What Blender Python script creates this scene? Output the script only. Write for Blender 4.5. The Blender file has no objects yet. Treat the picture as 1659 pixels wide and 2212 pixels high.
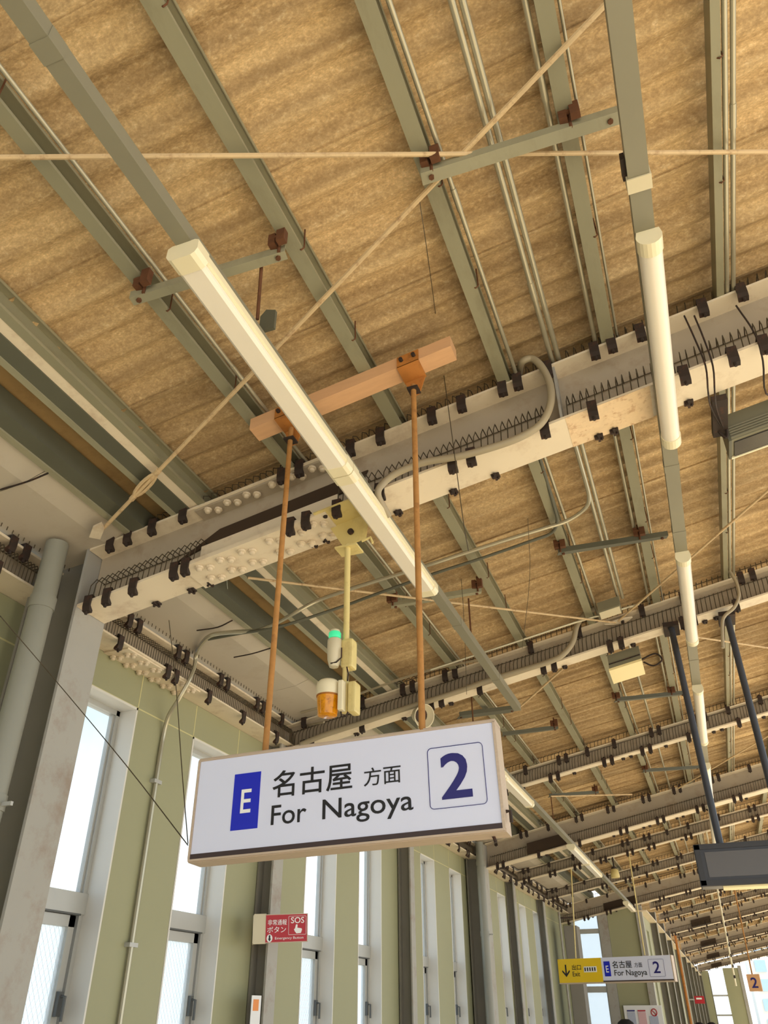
import bpy, bmesh, math, random
import numpy as np
from mathutils import Vector, Matrix

random.seed(7)
S = bpy.context.scene
COL = S.collection

# ------------------------------------------------------------------ camera
CX, CY, F = 829.5, 1106.0, 1683.33
vy = np.array([756.5, 1084.0, F]); vy /= np.linalg.norm(vy)
vz = np.array([-11.5, -2606.0, F]); vz /= np.linalg.norm(vz)
vx = np.cross(vy, vz)
R = np.stack([vx, vy, vz])
EYE = np.array([0, 0, 1.6])
cam = bpy.data.cameras.new('camera'); camo = bpy.data.objects.new('camera', cam); COL.objects.link(camo)
cam.sensor_fit = 'VERTICAL'; cam.sensor_height = 24.0; cam.sensor_width = 18.0
cam.lens = F / 2212 * 24.0
cam.clip_start = .05; cam.clip_end = 500
r_, u_, b_ = R[:, 0], -R[:, 1], -R[:, 2]
camo.matrix_world = Matrix(((r_[0], u_[0], b_[0], 0), (r_[1], u_[1], b_[1], 0), (r_[2], u_[2], b_[2], 1.6), (0, 0, 0, 1)))
S.camera = camo

# ------------------------------------------------------------------ world, sun, exposure
S.view_settings.view_transform = 'Standard'; S.view_settings.look = 'None'
S.view_settings.gamma = 1; S.view_settings.use_curve_mapping = False
S.view_settings.exposure = 0.2
W = bpy.data.worlds.new('sky'); S.world = W; W.use_nodes = True
nt = W.node_tree; nt.nodes.clear()
tc = nt.nodes.new('ShaderNodeTexCoord'); sx = nt.nodes.new('ShaderNodeSeparateXYZ')
rp = nt.nodes.new('ShaderNodeValToRGB'); bg = nt.nodes.new('ShaderNodeBackground'); ow = nt.nodes.new('ShaderNodeOutputWorld')
nt.links.new(tc.outputs['Generated'], sx.inputs[0]); nt.links.new(sx.outputs['Z'], rp.inputs[0])
rp.color_ramp.elements[0].position = 0.0; rp.color_ramp.elements[0].color = (.90, .95, 1.0, 1)
rp.color_ramp.elements[1].position = 0.9; rp.color_ramp.elements[1].color = (.20, .38, .72, 1)
e = rp.color_ramp.elements.new(.14); e.color = (.86, .95, 1.0, 1)
e = rp.color_ramp.elements.new(.33); e.color = (.40, .54, .62, 1)
nt.links.new(rp.outputs[0], bg.inputs[0]); bg.inputs[1].default_value = 1.7
nt.links.new(bg.outputs[0], ow.inputs[0])
sun = bpy.data.lights.new('sun', 'SUN'); suno = bpy.data.objects.new('sun', sun); COL.objects.link(suno)
sun.energy = 9.0; sun.angle = .01; sun.color = (1, .93, .80)
suno.rotation_euler = (math.radians(42), 0, math.radians(70))     # low sun from the open track side
S.cycles.use_denoising = True
S.cycles.max_bounces = 8; S.cycles.diffuse_bounces = 6; S.cycles.transparent_max_bounces = 12
S.cycles.sample_clamp_indirect = 6

# ------------------------------------------------------------------ pixel -> point on a real plane
def ray(px, py): return R @ np.array([px - CX, py - CY, F])
def hit(px, py, n, d):
    r = ray(px, py); n = np.array(n, float); return Vector(EYE + (d - n @ EYE) / (n @ r) * r)
def atz(px, py, z): return hit(px, py, (0, 0, 1), z)
def atx(px, py, x): return hit(px, py, (1, 0, 0), x)
def aty(px, py, y): return hit(px, py, (0, 1, 0), y)
SL, ZB = .19, 3.963                       # roof slope; height of the purlin undersides at x = 0
def atr(px, py, z0=ZB): return hit(px, py, (-SL, 0, 1), z0)
def zb(x): return ZB + SL * x

# ------------------------------------------------------------------ materials
def lin(c):
    return tuple(((v / 255) / 12.92 if v / 255 <= .04045 else ((v / 255 + .055) / 1.055) ** 2.4) for v in c) + (1,)
def mat(name, col, rough=.6, metal=0., var=.12, scale=6., stain=None, stain_amt=.35, stain_scale=3., bump=.0, stretch=(1, 1, 1), emit=0, alpha=1., trans=0., world=False):
    m = bpy.data.materials.new(name); m.use_nodes = True; t = m.node_tree; b = t.nodes['Principled BSDF']
    L = t.links.new; c = lin(col)
    b.inputs['Roughness'].default_value = rough; b.inputs['Metallic'].default_value = metal
    if world: g = t.nodes.new('ShaderNodeNewGeometry'); vec = g.outputs['Position']
    else: g = t.nodes.new('ShaderNodeTexCoord'); vec = g.outputs['Object']
    mp = t.nodes.new('ShaderNodeMapping'); L(vec, mp.inputs[0]); mp.inputs['Scale'].default_value = stretch
    n = t.nodes.new('ShaderNodeTexNoise'); L(mp.outputs[0], n.inputs['Vector']); n.inputs['Scale'].default_value = scale; n.inputs['Detail'].default_value = 6
    mx = t.nodes.new('ShaderNodeMix'); mx.data_type = 'RGBA'
    mx.inputs[6].default_value = tuple(max(0, v * (1 - var * 1.5)) for v in c[:3]) + (1,)
    mx.inputs[7].default_value = tuple(min(1, v * (1 + var)) for v in c[:3]) + (1,)
    L(n.outputs[0], mx.inputs[0]); out = mx.outputs[2]
    if stain:
        n2 = t.nodes.new('ShaderNodeTexNoise'); L(mp.outputs[0], n2.inputs['Vector']); n2.inputs['Scale'].default_value = stain_scale; n2.inputs['Detail'].default_value = 9; n2.inputs['Roughness'].default_value = .7
        cr = t.nodes.new('ShaderNodeValToRGB'); L(n2.outputs[0], cr.inputs[0])
        cr.color_ramp.elements[0].position = .52; cr.color_ramp.elements[0].color = (0, 0, 0, 1)
        cr.color_ramp.elements[1].position = .70; cr.color_ramp.elements[1].color = (stain_amt,) * 3 + (1,)
        m2 = t.nodes.new('ShaderNodeMix'); m2.data_type = 'RGBA'; L(cr.outputs[0], m2.inputs[0]); L(out, m2.inputs[6]); m2.inputs[7].default_value = lin(stain); out = m2.outputs[2]
    L(out, b.inputs['Base Color'])
    if bump:
        bp = t.nodes.new('ShaderNodeBump'); bp.inputs['Strength'].default_value = bump; bp.inputs['Distance'].default_value = .003; L(n.outputs[0], bp.inputs['Height']); L(bp.outputs[0], b.inputs['Normal'])
    if emit:
        b.inputs['Emission Color'].default_value = c; b.inputs['Emission Strength'].default_value = emit
    if trans:
        b.inputs['Transmission Weight'].default_value = trans
    if alpha < 1: b.inputs['Alpha'].default_value = alpha
    return m

M = {}
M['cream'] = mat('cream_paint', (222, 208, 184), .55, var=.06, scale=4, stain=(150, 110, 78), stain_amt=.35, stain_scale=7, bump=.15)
M['cream_shade'] = mat('shaded_cream_paint', (168, 155, 136), .6, var=.1, scale=3, stain=(120, 92, 66), stain_amt=.4, stain_scale=6, bump=.15)  # same cream as the flanges, darkened to paint in web shade, plus dirt stains
M['rustcream'] = mat('blistered_cream_paint', (226, 200, 164), .65, var=.1, scale=30, stain=(150, 92, 48), stain_amt=.75, stain_scale=22, bump=.5)
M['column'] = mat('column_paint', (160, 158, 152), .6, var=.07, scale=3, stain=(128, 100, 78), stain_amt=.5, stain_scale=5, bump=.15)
M['column_shade'] = mat('shaded_column_paint', (122, 118, 108), .6, var=.1)  # column paint darkened: shade on web and outer flange put into the colour
M['purlin'] = mat('grey_green_galvanised_paint', (146, 142, 118), .5, var=.1, scale=7, stain=(112, 104, 80), stain_amt=.4, stain_scale=9, stretch=(1, .3, 1))
M['purlin_dark'] = mat('dark_green_grey_paint', (88, 88, 74), .55, var=.1)
M['channel'] = mat('raceway_grey', (132, 128, 110), .45, var=.06, scale=4)
M['galv'] = mat('conduit_galvanised', (186, 180, 158), .32, .55, var=.08, scale=5)
M['pvc'] = mat('grey_flexible_conduit', (158, 146, 122), .45, var=.06)
M['wire'] = mat('spring_wire', (84, 74, 58), .5, .3)
M['clamp'] = mat('rusted_dark_clamp', (46, 34, 27), .75, stain=(96, 52, 30), stain_amt=.6, stain_scale=30)
M['rustclamp'] = mat('rusty_bracket', (98, 60, 34), .85, var=.3, scale=40)
M['rust'] = mat('rusty_rod', (172, 122, 64), .75, var=.22, scale=30, stain=(110, 62, 30), stain_amt=.6, stain_scale=26, bump=.3)
M['bracket_rust'] = mat('orange_rusty_plate', (176, 112, 46), .7, var=.2, scale=18, stain=(96, 54, 26), stain_amt=.6, stain_scale=20)
M['brace'] = mat('cream_brace_rod', (206, 180, 140), .6, var=.12, scale=14, stain=(124, 78, 44), stain_amt=.6, stain_scale=24)
M['timber'] = mat('pinkish_timber', (210, 164, 122), .7, var=.1, scale=6, stretch=(.6, 8, 8), bump=.2)
M['lamp_body'] = mat('lamp_cream_body', (232, 222, 190), .35, var=.02)
M['lamp_diff'] = mat('lamp_white_diffuser', (236, 228, 214), .28, var=.01)
M['yellow'] = mat('pale_yellow_enamel', (214, 196, 132), .5, var=.06, stain=(140, 100, 50), stain_amt=.3, stain_scale=14)
M['beige'] = mat('beige_plastic', (210, 200, 172), .5, var=.05)
M['wall'] = mat('sage_green_panel', (152, 152, 120), .6, var=.03, scale=1.5)
M['joint'] = mat('cream_sealant', (196, 190, 140), .6, var=.03)
M['reveal'] = mat('window_reveal', (214, 212, 206), .55, var=.02)
M['alu'] = mat('aluminium_frame', (176, 176, 172), .4, .2, var=.03)
M['alu_dark'] = mat('grey_gasket', (86, 88, 88), .6)
M['pipe'] = mat('grey_drain_pipe', (136, 136, 126), .4, var=.04)
M['duct'] = mat('grey_steel_cabinet', (134, 130, 124), .5, var=.04)
M['brown'] = mat('dark_brown_slot_plate', (58, 42, 26), .8, var=.05)
M['black'] = mat('black_enamel', (44, 44, 48), .4, var=.05)
M['pole'] = mat('dark_slate_pole', (52, 54, 62), .4, var=.06)
M['screen'] = mat('dark_screen_glass', (84, 80, 78), .25, var=.05)
M['screen_dark'] = mat('tinted_panel', (52, 48, 48), .2, var=.05)
M['housing'] = mat('olive_grey_housing', (122, 118, 98), .45, var=.05)
M['sign'] = mat('white_sign_face', (214, 220, 246), .35, var=.01)
M['frame'] = mat('worn_pink_beige_frame', (194, 176, 158), .5, .2, var=.12, scale=40, stretch=(.3, 4, 4))
M['ink'] = mat('black_print', (14, 14, 22), .5, var=.01)
M['stripe'] = mat('dark_brown_stripe', (58, 44, 46), .5, var=.02)
M['blue'] = mat('blue_print', (8, 30, 190), .45, var=.01)
M['navy'] = mat('navy_print', (28, 28, 112), .45, var=.01)
M['white'] = mat('white_print', (236, 238, 240), .5, var=.01)
M['red'] = mat('red_sign_face', (176, 18, 36), .4, var=.03)
M['signyellow'] = mat('yellow_sign_face', (232, 196, 12), .45, var=.03)
M['green_lens'] = mat('green_lit_lens', (60, 200, 140), .3, emit=.6)
M['amber'] = mat('amber_lens', (250, 158, 14), .12, var=.25, scale=60, trans=.1, stain=(150, 70, 10), stain_amt=.8, stain_scale=50)
M['flood'] = mat('pale_cover', (238, 222, 168), .4, var=.03)
M['floor'] = mat('warm_concrete_floor', (214, 200, 172), .8, var=.08, scale=3, world=True)
M['ground'] = mat('pale_ballast', (206, 192, 168), .9, var=.2, scale=14, world=True)
M['tactile'] = mat('yellow_tactile_strip', (210, 176, 60), .7)
M['hair'] = mat('black_hair', (14, 13, 16), .8)
M['skin'] = mat('skin_tone', (206, 160, 130), .55, var=.04)
M['coat'] = mat('dark_coat', (48, 50, 62), .8, var=.1)
M['bldg'] = mat('pale_tower_cladding', (222, 222, 214), .6, var=.04)
M['bglass'] = mat('blue_grey_glazing', (150, 178, 206), .2, var=.05)
M['paper'] = mat('white_paper', (226, 228, 232), .6, var=.02)
M['paper2'] = mat('pale_blue_print', (176, 184, 206), .6, var=.1, scale=60)
M['paper3'] = mat('pale_pink_print', (214, 176, 182), .6, var=.1, scale=60)
M['orange'] = mat('orange_print', (226, 140, 70), .6)

# corrugated sheet: tan, streaked along the corrugations, mottled
def sheet_mat():
    m = bpy.data.materials.new('weathered_tan_corrugated_board'); m.use_nodes = True; t = m.node_tree; b = t.nodes['Principled BSDF']; L = t.links.new
    b.inputs['Roughness'].default_value = .85
    g = t.nodes.new('ShaderNodeNewGeometry'); oi = t.nodes.new('ShaderNodeObjectInfo')
    def noise(scale, st, detail=6, rough=.6):
        mp = t.nodes.new('ShaderNodeMapping'); L(g.outputs['Position'], mp.inputs[0]); mp.inputs['Scale'].default_value = st
        n = t.nodes.new('ShaderNodeTexNoise'); n.inputs['Scale'].default_value = scale; n.inputs['Detail'].default_value = detail; n.inputs['Roughness'].default_value = rough; L(mp.outputs[0], n.inputs['Vector']); return n.outputs[0]
    def ramp(v, stops):
        r = t.nodes.new('ShaderNodeValToRGB'); L(v, r.inputs[0]); els = r.color_ramp.elements
        els[0].position, els[0].color = stops[0][0], stops[0][1]; els[1].position, els[1].color = stops[-1][0], stops[-1][1]
        for p, c in stops[1:-1]: e = els.new(p); e.color = c
        return r.outputs[0]
    def mix(f, a, c, mode='MIX'):
        x = t.nodes.new('ShaderNodeMix'); x.data_type = 'RGBA'; x.blend_type = mode
        if isinstance(f, float): x.inputs[0].default_value = f
        else: L(f, x.inputs[0])
        for s, v in ((6, a), (7, c)):
            if isinstance(v, tuple): x.inputs[s].default_value = v
            else: L(v, x.inputs[s])
        return x.outputs[2]
    streak = ramp(noise(2.4, (.42, 4.6, 1), 8, .62), [(.32, lin((136, 112, 78))), (.5, lin((190, 164, 124))), (.68, lin((222, 198, 156)))])
    mott = ramp(noise(46, (.8, 1.3, 1), 5, .75), [(.36, lin((146, 120, 84))), (.56, lin((204, 176, 134))), (.72, lin((255, 240, 204)))])
    c = mix(.42, streak, mott)
    speck = ramp(noise(130, (.8, 1.2, 1), 3, .6), [(.40, (.80, .79, .77, 1)), (.55, (1, 1, 1, 1)), (.70, (1.22, 1.2, 1.14, 1))])
    c = mix(.7, c, speck, 'MULTIPLY')
    big = ramp(noise(.9, (.7, 1, 1), 3), [(.35, (.80, .78, .75, 1)), (.60, (1.12, 1.10, 1.06, 1))])
    c = mix(.8, c, big, 'MULTIPLY')
    # darker bands follow the corrugations, strong in places and faint in others
    sy = t.nodes.new('ShaderNodeSeparateXYZ'); L(g.outputs['Position'], sy.inputs[0])
    def mth(op, a, b=None):
        n = t.nodes.new('ShaderNodeMath'); n.operation = op
        for i, v in enumerate((a, b)):
            if v is None: continue
            if isinstance(v, (int, float)): n.inputs[i].default_value = v
            else: L(v, n.inputs[i])
        return n.outputs[0]
    wob = mth('MULTIPLY', noise(1.5, (1, 1, 1), 2), .05)
    ph = mth('SINE', mth('MULTIPLY', mth('ADD', sy.outputs['Y'], wob), 2 * math.pi / .127))
    band = mth('MULTIPLY', mth('POWER', mth('ADD', mth('MULTIPLY', ph, .5), .5), 2.2), ramp(noise(3.2, (.35, 2.4, 1), 5), [(.38, (.06, .06, .06, 1)), (.62, (.55, .55, .55, 1))]))
    c = mix(band, c, lin((112, 86, 54)))
    rv = t.nodes.new('ShaderNodeMapRange'); L(oi.outputs['Random'], rv.inputs[0]); rv.inputs[3].default_value = .92; rv.inputs[4].default_value = 1.13
    hs = t.nodes.new('ShaderNodeHueSaturation'); L(c, hs.inputs['Color']); L(rv.outputs[0], hs.inputs['Value']); L(hs.outputs[0], b.inputs['Base Color'])
    bp = t.nodes.new('ShaderNodeBump'); bp.inputs['Strength'].default_value = .35; bp.inputs['Distance'].default_value = .004; L(noise(60, (1, 1, 1), 5, .7), bp.inputs['Height']); L(bp.outputs[0], b.inputs['Normal'])
    return m
M['sheet'] = sheet_mat()
M['flatsheet'] = mat('brown_flat_board', (150, 122, 78), .85, var=.2, scale=8, stain=(104, 76, 44), stain_amt=.6, stain_scale=3)

def glass_mat(name, tint, fac, rough=.05):
    m = bpy.data.materials.new(name); m.use_nodes = True; t = m.node_tree; t.nodes.clear(); L = t.links.new
    tr = t.nodes.new('ShaderNodeBsdfTransparent'); tr.inputs[0].default_value = tint
    gl = t.nodes.new('ShaderNodeBsdfTranslucent'); gl.inputs[0].default_value = (.92, .95, .96, 1)
    gs = t.nodes.new('ShaderNodeBsdfGlossy'); gs.inputs['Roughness'].default_value = rough
    a = t.nodes.new('ShaderNodeMixShader'); a.inputs[0].default_value = fac; L(tr.outputs[0], a.inputs[1]); L(gl.outputs[0], a.inputs[2])
    c = t.nodes.new('ShaderNodeMixShader'); c.inputs[0].default_value = .04; L(a.outputs[0], c.inputs[1]); L(gs.outputs[0], c.inputs[2])
    o = t.nodes.new('ShaderNodeOutputMaterial'); L(c.outputs[0], o.inputs[0]); return m
M['glass'] = glass_mat('clear_wired_glass', (.97, .99, 1, 1), .06)
M['frost'] = glass_mat('frosted_wired_glass', (.86, .9, .92, 1), .35)

# ------------------------------------------------------------------ mesh building
class MB:
    def __init__(s): s.v = []; s.f = []
    def add(s, vs, fs):
        o = len(s.v); s.v += [tuple(v) for v in vs]; s.f += [tuple(i + o for i in f) for f in fs]; return s
    def box(s, x0, x1, y0, y1, z0, z1, slope=0., yaw=0.):
        vs = [(x, y + yaw * x, z + slope * x) for z in (z0, z1) for y in (y0, y1) for x in (x0, x1)]
        return s.add(vs, [(0, 2, 3, 1), (4, 5, 7, 6), (0, 1, 5, 4), (2, 6, 7, 3), (0, 4, 6, 2), (1, 3, 7, 5)])
    def bevbox(s, x0, x1, y0, y1, z0, z1, b=.004):
        bm = bmesh.new(); bmesh.ops.create_cube(bm, size=1)
        for v in bm.verts: v.co = Vector(((x0 + x1) / 2 + v.co.x * (x1 - x0), (y0 + y1) / 2 + v.co.y * (y1 - y0), (z0 + z1) / 2 + v.co.z * (z1 - z0)))
        bmesh.ops.bevel(bm, geom=bm.edges[:], offset=b, segments=2, affect='EDGES', profile=.6)
        bm.verts.ensure_lookup_table(); s.add([v.co for v in bm.verts], [tuple(v.index for v in f.verts) for f in bm.faces]); bm.free(); return s
    def prism(s, prof, a, b, u, w):
        """closed outline prof [(p, q)] in directions u, w swept from a to b"""
        a, b, u, w = Vector(a), Vector(b), Vector(u), Vector(w); n = len(prof)
        vs = [a + u * p + w * q for p, q in prof] + [b + u * p + w * q for p, q in prof]
        return s.add(vs, [tuple(range(n))[::-1], tuple(range(n, 2 * n))] + [(i, (i + 1) % n, (i + 1) % n + n, i + n) for i in range(n)])
    def tube(s, pts, r, n=8, closed=False, cap=True):
        pts = [Vector(p) for p in pts]; m = len(pts); o = len(s.v); prev = None
        for i, p in enumerate(pts):
            if closed: d = pts[(i + 1) % m] - pts[i - 1]
            else: d = pts[min(i + 1, m - 1)] - pts[max(i - 1, 0)]
            d = d.normalized() if d.length else Vector((0, 0, 1))
            if prev is None: q = d.orthogonal().normalized()
            else:
                q = prev - d * prev.dot(d); q = q.normalized() if q.length > 1e-6 else d.orthogonal().normalized()
            prev = q; t = d.cross(q); rr = r[i] if isinstance(r, (list, tuple)) else r
            for k in range(n):
                a = 2 * math.pi * k / n; s.v.append(tuple(p + (q * math.cos(a) + t * math.sin(a)) * rr))
        for i in range(m if closed else m - 1):
            j = (i + 1) % m
            for k in range(n): s.f.append((o + i * n + k, o + i * n + (k + 1) % n, o + j * n + (k + 1) % n, o + j * n + k))
        if cap and not closed: s.f.append(tuple(o + k for k in range(n))[::-1]); s.f.append(tuple(o + (m - 1) * n + k for k in range(n)))
        return s
    def lathe(s, prof, c=(0, 0, 0), n=20):
        """profile [(radius, z)] around the vertical through c"""
        o = len(s.v); m = len(prof)
        for r, z in prof:
            for k in range(n): a = 2 * math.pi * k / n; s.v.append((c[0] + r * math.cos(a), c[1] + r * math.sin(a), c[2] + z))
        for i in range(m - 1):
            for k in range(n): s.f.append((o + i * n + k, o + i * n + (k + 1) % n, o + (i + 1) * n + (k + 1) % n, o + (i + 1) * n + k))
        s.f.append(tuple(o + k for k in range(n))[::-1]); s.f.append(tuple(o + (m - 1) * n + k for k in range(n))); return s
    def build(s, name, m, parent=None, smooth=False, kind=None, label=None):
        me = bpy.data.meshes.new(name); me.from_pydata([tuple(v) for v in s.v], [], s.f)
        bm = bmesh.new(); bm.from_mesh(me); bmesh.ops.recalc_face_normals(bm, faces=bm.faces[:]); bm.to_mesh(me); bm.free()
        me.materials.append(M[m] if isinstance(m, str) else m)
        if smooth:
            for p in me.polygons: p.use_smooth = True
            if hasattr(me, 'set_sharp_from_angle'): me.set_sharp_from_angle(angle=math.radians(40))
        return inst(name, me, parent, kind=kind, label=label)

def inst(name, me, parent=None, loc=None, rot=None, kind=None, label=None):
    o = bpy.data.objects.new(name, me); COL.objects.link(o)
    if parent is not None:
        o.parent = parent
        o.matrix_parent_inverse = Matrix.Identity(4)
        if loc is None and rot is None and not parent.get('_local'):
            o.matrix_parent_inverse = parent_world(parent).inverted()
    if loc is not None: o.location = loc
    if rot is not None: o.rotation_euler = rot
    if kind: o['kind'] = kind
    if label: o['label'] = label
    return o
def parent_world(p):
    m = Matrix.LocRotScale(p.location, p.rotation_euler, p.scale)
    return (parent_world(p.parent) @ p.matrix_parent_inverse @ m) if p.parent else m
def tag(o, label=None, cat=None, group=None, kind=None):
    if label: o['label'] = label
    if cat: o['category'] = cat
    if group: o['group'] = group
    if kind: o['kind'] = kind
    return o
def thing(name, loc, label, cat, group=None, rot=(0, 0, 0), local=False, kind=None):
    o = bpy.data.objects.new(name, None); COL.objects.link(o); o.location = loc; o.rotation_euler = rot; o.empty_display_size = .1
    if local: o['_local'] = 1
    return tag(o, label, cat, group, kind)
def wchild(mb, name, m, parent, **k):
    """child whose mesh is given in world coordinates"""
    return mb.build(name, m, parent, **k)
def spline(pts, n=6):
    P = [Vector(p) for p in pts]; P = [P[0] * 2 - P[1]] + P + [P[-1] * 2 - P[-2]]; out = []
    for i in range(1, len(P) - 2):
        for k in range(n):
            t = k / n; a, b, c, d = P[i - 1:i + 3]
            out.append(.5 * ((2 * b) + (c - a) * t + (2 * a - 5 * b + 4 * c - d) * t * t + (3 * b - a - 3 * c + d) * t ** 3))
    out.append(P[-2]); return out
def text_fit(parent, s, m, x0, x1, z0, z1, y, name='lettering', bold=0., depth=.0006):
    """flat printed characters fitted into a rectangle of the sign's own face (x across, z up, facing -y)"""
    c = bpy.data.curves.new(name, 'FONT'); c.body = s; c.extrude = .004; c.resolution_u = 4; c.fill_mode = 'BOTH'
    t = bpy.data.objects.new(name, c); COL.objects.link(t); bpy.context.view_layer.update()
    me = bpy.data.meshes.new_from_object(t.evaluated_get(bpy.context.evaluated_depsgraph_get())); COL.objects.unlink(t); bpy.data.objects.remove(t)
    n = len(me.vertices)
    if not n: return None
    co = np.zeros(n * 3); me.vertices.foreach_get('co', co); co = co.reshape(-1, 3)
    lo, hi = co.min(0), co.max(0)
    q = np.zeros_like(co)
    q[:, 0] = x0 + (co[:, 0] - lo[0]) / (hi[0] - lo[0]) * (x1 - x0); q[:, 2] = z0 + (co[:, 1] - lo[1]) / (hi[1] - lo[1]) * (z1 - z0)
    q[:, 1] = y - (co[:, 2] - lo[2]) / (hi[2] - lo[2]) * depth
    if bold:
        d = bold * (z1 - z0) * .9; bm = bmesh.new(); me.vertices.foreach_set('co', q.ravel()); q0 = q
        # heavier strokes: the same glyph shifted a hair four ways, within the rectangle
        vs = [tuple(v) for v in q0]; fs = [tuple(p.vertices) for p in me.polygons]; V2 = []; F2 = []
        mx_, mz_ = (x0 + x1) / 2, (z0 + z1) / 2; kx, kz = 1 - 2 * d / (x1 - x0), 1 - 2 * d / (z1 - z0)
        for i, (dx, dz) in enumerate(((d, d), (-d, d), (d, -d), (-d, -d), (0, 0), (d, 0), (-d, 0), (0, d), (0, -d))):
            o_ = len(V2); V2 += [(mx_ + (v[0] - mx_) * kx + dx, v[1] - i * .00002, mz_ + (v[2] - mz_) * kz + dz) for v in vs]; F2 += [tuple(a + o_ for a in f_) for f_ in fs]
        me = bpy.data.meshes.new(name); me.from_pydata(V2, [], F2); bm.free(); me.materials.append(M[m]); return inst(name, me, parent)
    me.vertices.foreach_set('co', q.ravel()); me.materials.clear(); me.materials.append(M[m]); me.update()
    return inst(name, me, parent)

# ================================================================== floor and ground
f = MB(); f.box(-2.86, 4.2, -4, 60, -.35, 0).build('floor', 'floor', kind='structure')
MB().box(-40, 60, -40, 160, -1.4, -1.2).build('ground', 'ground', kind='structure')
tag(MB().box(3.1, 3.4, -4, 60, 0, .008).build('tactile_strip', 'tactile'), 'yellow tactile strip along the open platform edge', 'strip')

# ================================================================== ceiling: corrugated boards
PIT = .127
ceil = thing('ceiling', (0, 0, 4), None, None, kind='structure')
def panel_mesh(x0, x1, wid=.66, amp=.017):
    mb = MB(); n = int(wid / PIT * 10); vs = []; top = []
    for i in range(n + 1):
        y = wid * i / n; lift = .0098 * y / wid
        z = -amp * math.cos(2 * math.pi * y / PIT) + lift
        for x in (x0, x1): vs.append((x, y, z + SL * x)); top.append((x, y, z + .009 + SL * x))
    m = len(vs); fs = []
    for i in range(n):
        a = i * 2; fs.append((a, a + 1, a + 3, a + 2)); fs.append((m + a, m + a + 2, m + a + 3, m + a + 1))
        fs.append((a, a + 2, m + a + 2, m + a)); fs.append((a + 1, m + a + 1, m + a + 3, a + 3))
    fs.append((0, m, m + 1, 1)); k = n * 2; fs.append((k, k + 1, m + k + 1, m + k))
    mb.add(vs + top, fs); return mb
ZS = 4.075
for x0, x1 in ((-2.06, -.385), (-.40, 1.45), (1.435, 4.1)):
    first = None
    for j in range(-6, 79):
        y = .03 + .635 * j
        if first is None:
            o = panel_mesh(x0, x1).build('roof_panel', 'sheet', ceil, smooth=True); first = o.data
            o.matrix_parent_inverse = Matrix.Translation((0, 0, -4)); o.location = (0, y, ZS)
        else:
            o = inst('roof_panel', first, ceil, loc=(0, y, ZS - 4))
            if j < 0 and x0 > 1: pass
            continue
        o.matrix_parent_inverse = Matrix.Identity(4); o.location = (0, y, ZS - 4)
for y0 in np.arange(-3.8, 17.4, 1.77):
    MB().box(-2.36, -2.0, y0, y0 + 1.76, 4.065, 4.075, SL).build('flat_panel', 'flatsheet', ceil)

# ================================================================== roof beams
BEAMS = []  # y, depth, width, x0, x1, yaw
clamp_me = None
CS = 1.15
def clamp_mesh():
    """C-shaped clip that grips a flange edge: outline in y-z, a bolt under it"""
    mb = MB()
    prof = [(-.012, .014), (.03, .014), (.03, .008), (-.004, .008), (-.004, -.030), (.012, -.046), (.012, -.056), (-.008, -.052), (-.012, -.034)]
    mb.prism(prof, (-.017, 0, 0), (.017, 0, 0), (0, 1, 0), (0, 0, 1))
    mb.tube([(0, .012, .026), (0, .012, .008)], .007, 6)
    mb.tube([(.0, -.002, -.05), (.0, -.002, -.066)], .006, 6)
    mb.v = [tuple(c * CS for c in v) for v in mb.v]; return mb
def clip_mesh():
    mb = MB(); mb.box(-.018, .018, -.02, .012, -.012, -.004); mb.tube([(-.008, -.01, -.004), (-.008, -.01, -.026)], .006, 6); mb.tube([(.01, .004, -.004), (.01, .004, -.022)], .005, 6)
    mb.box(-.005, .005, -.03, .02, -.018, -.010); return mb
_c = clamp_mesh().build('clamp', 'clamp'); CL = _c.data; bpy.data.objects.remove(_c)
_c = clip_mesh().build('clip', 'clamp'); CP = _c.data; bpy.data.objects.remove(_c)
_c = MB().lathe([(.006, -.022), (.012, -.020), (.012, -.010), (.019, -.009), (.019, 0)], n=10).build('bolt', 'cream'); BT = _c.data; bpy.data.objects.remove(_c)

def coil(path_fn, x0, x1, pitch, r, n=3):
    """bird wire: a rail with a bent prong every pitch; path_fn(x) gives the corner points of one prong, rail end last"""
    mb = MB(); x = x0; rail = []
    while x < x1:
        j = random.uniform(-.12, .12) * pitch; P = path_fn(x + j)
        mb.tube([(p[0] + pitch * .12 * k, p[1], p[2]) for k, p in enumerate(P)], r, n, cap=False); rail.append(P[-1]); x += pitch
    if len(rail) > 1: mb.tube(rail, r, n, cap=False)
    return mb if rail else None

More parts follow.
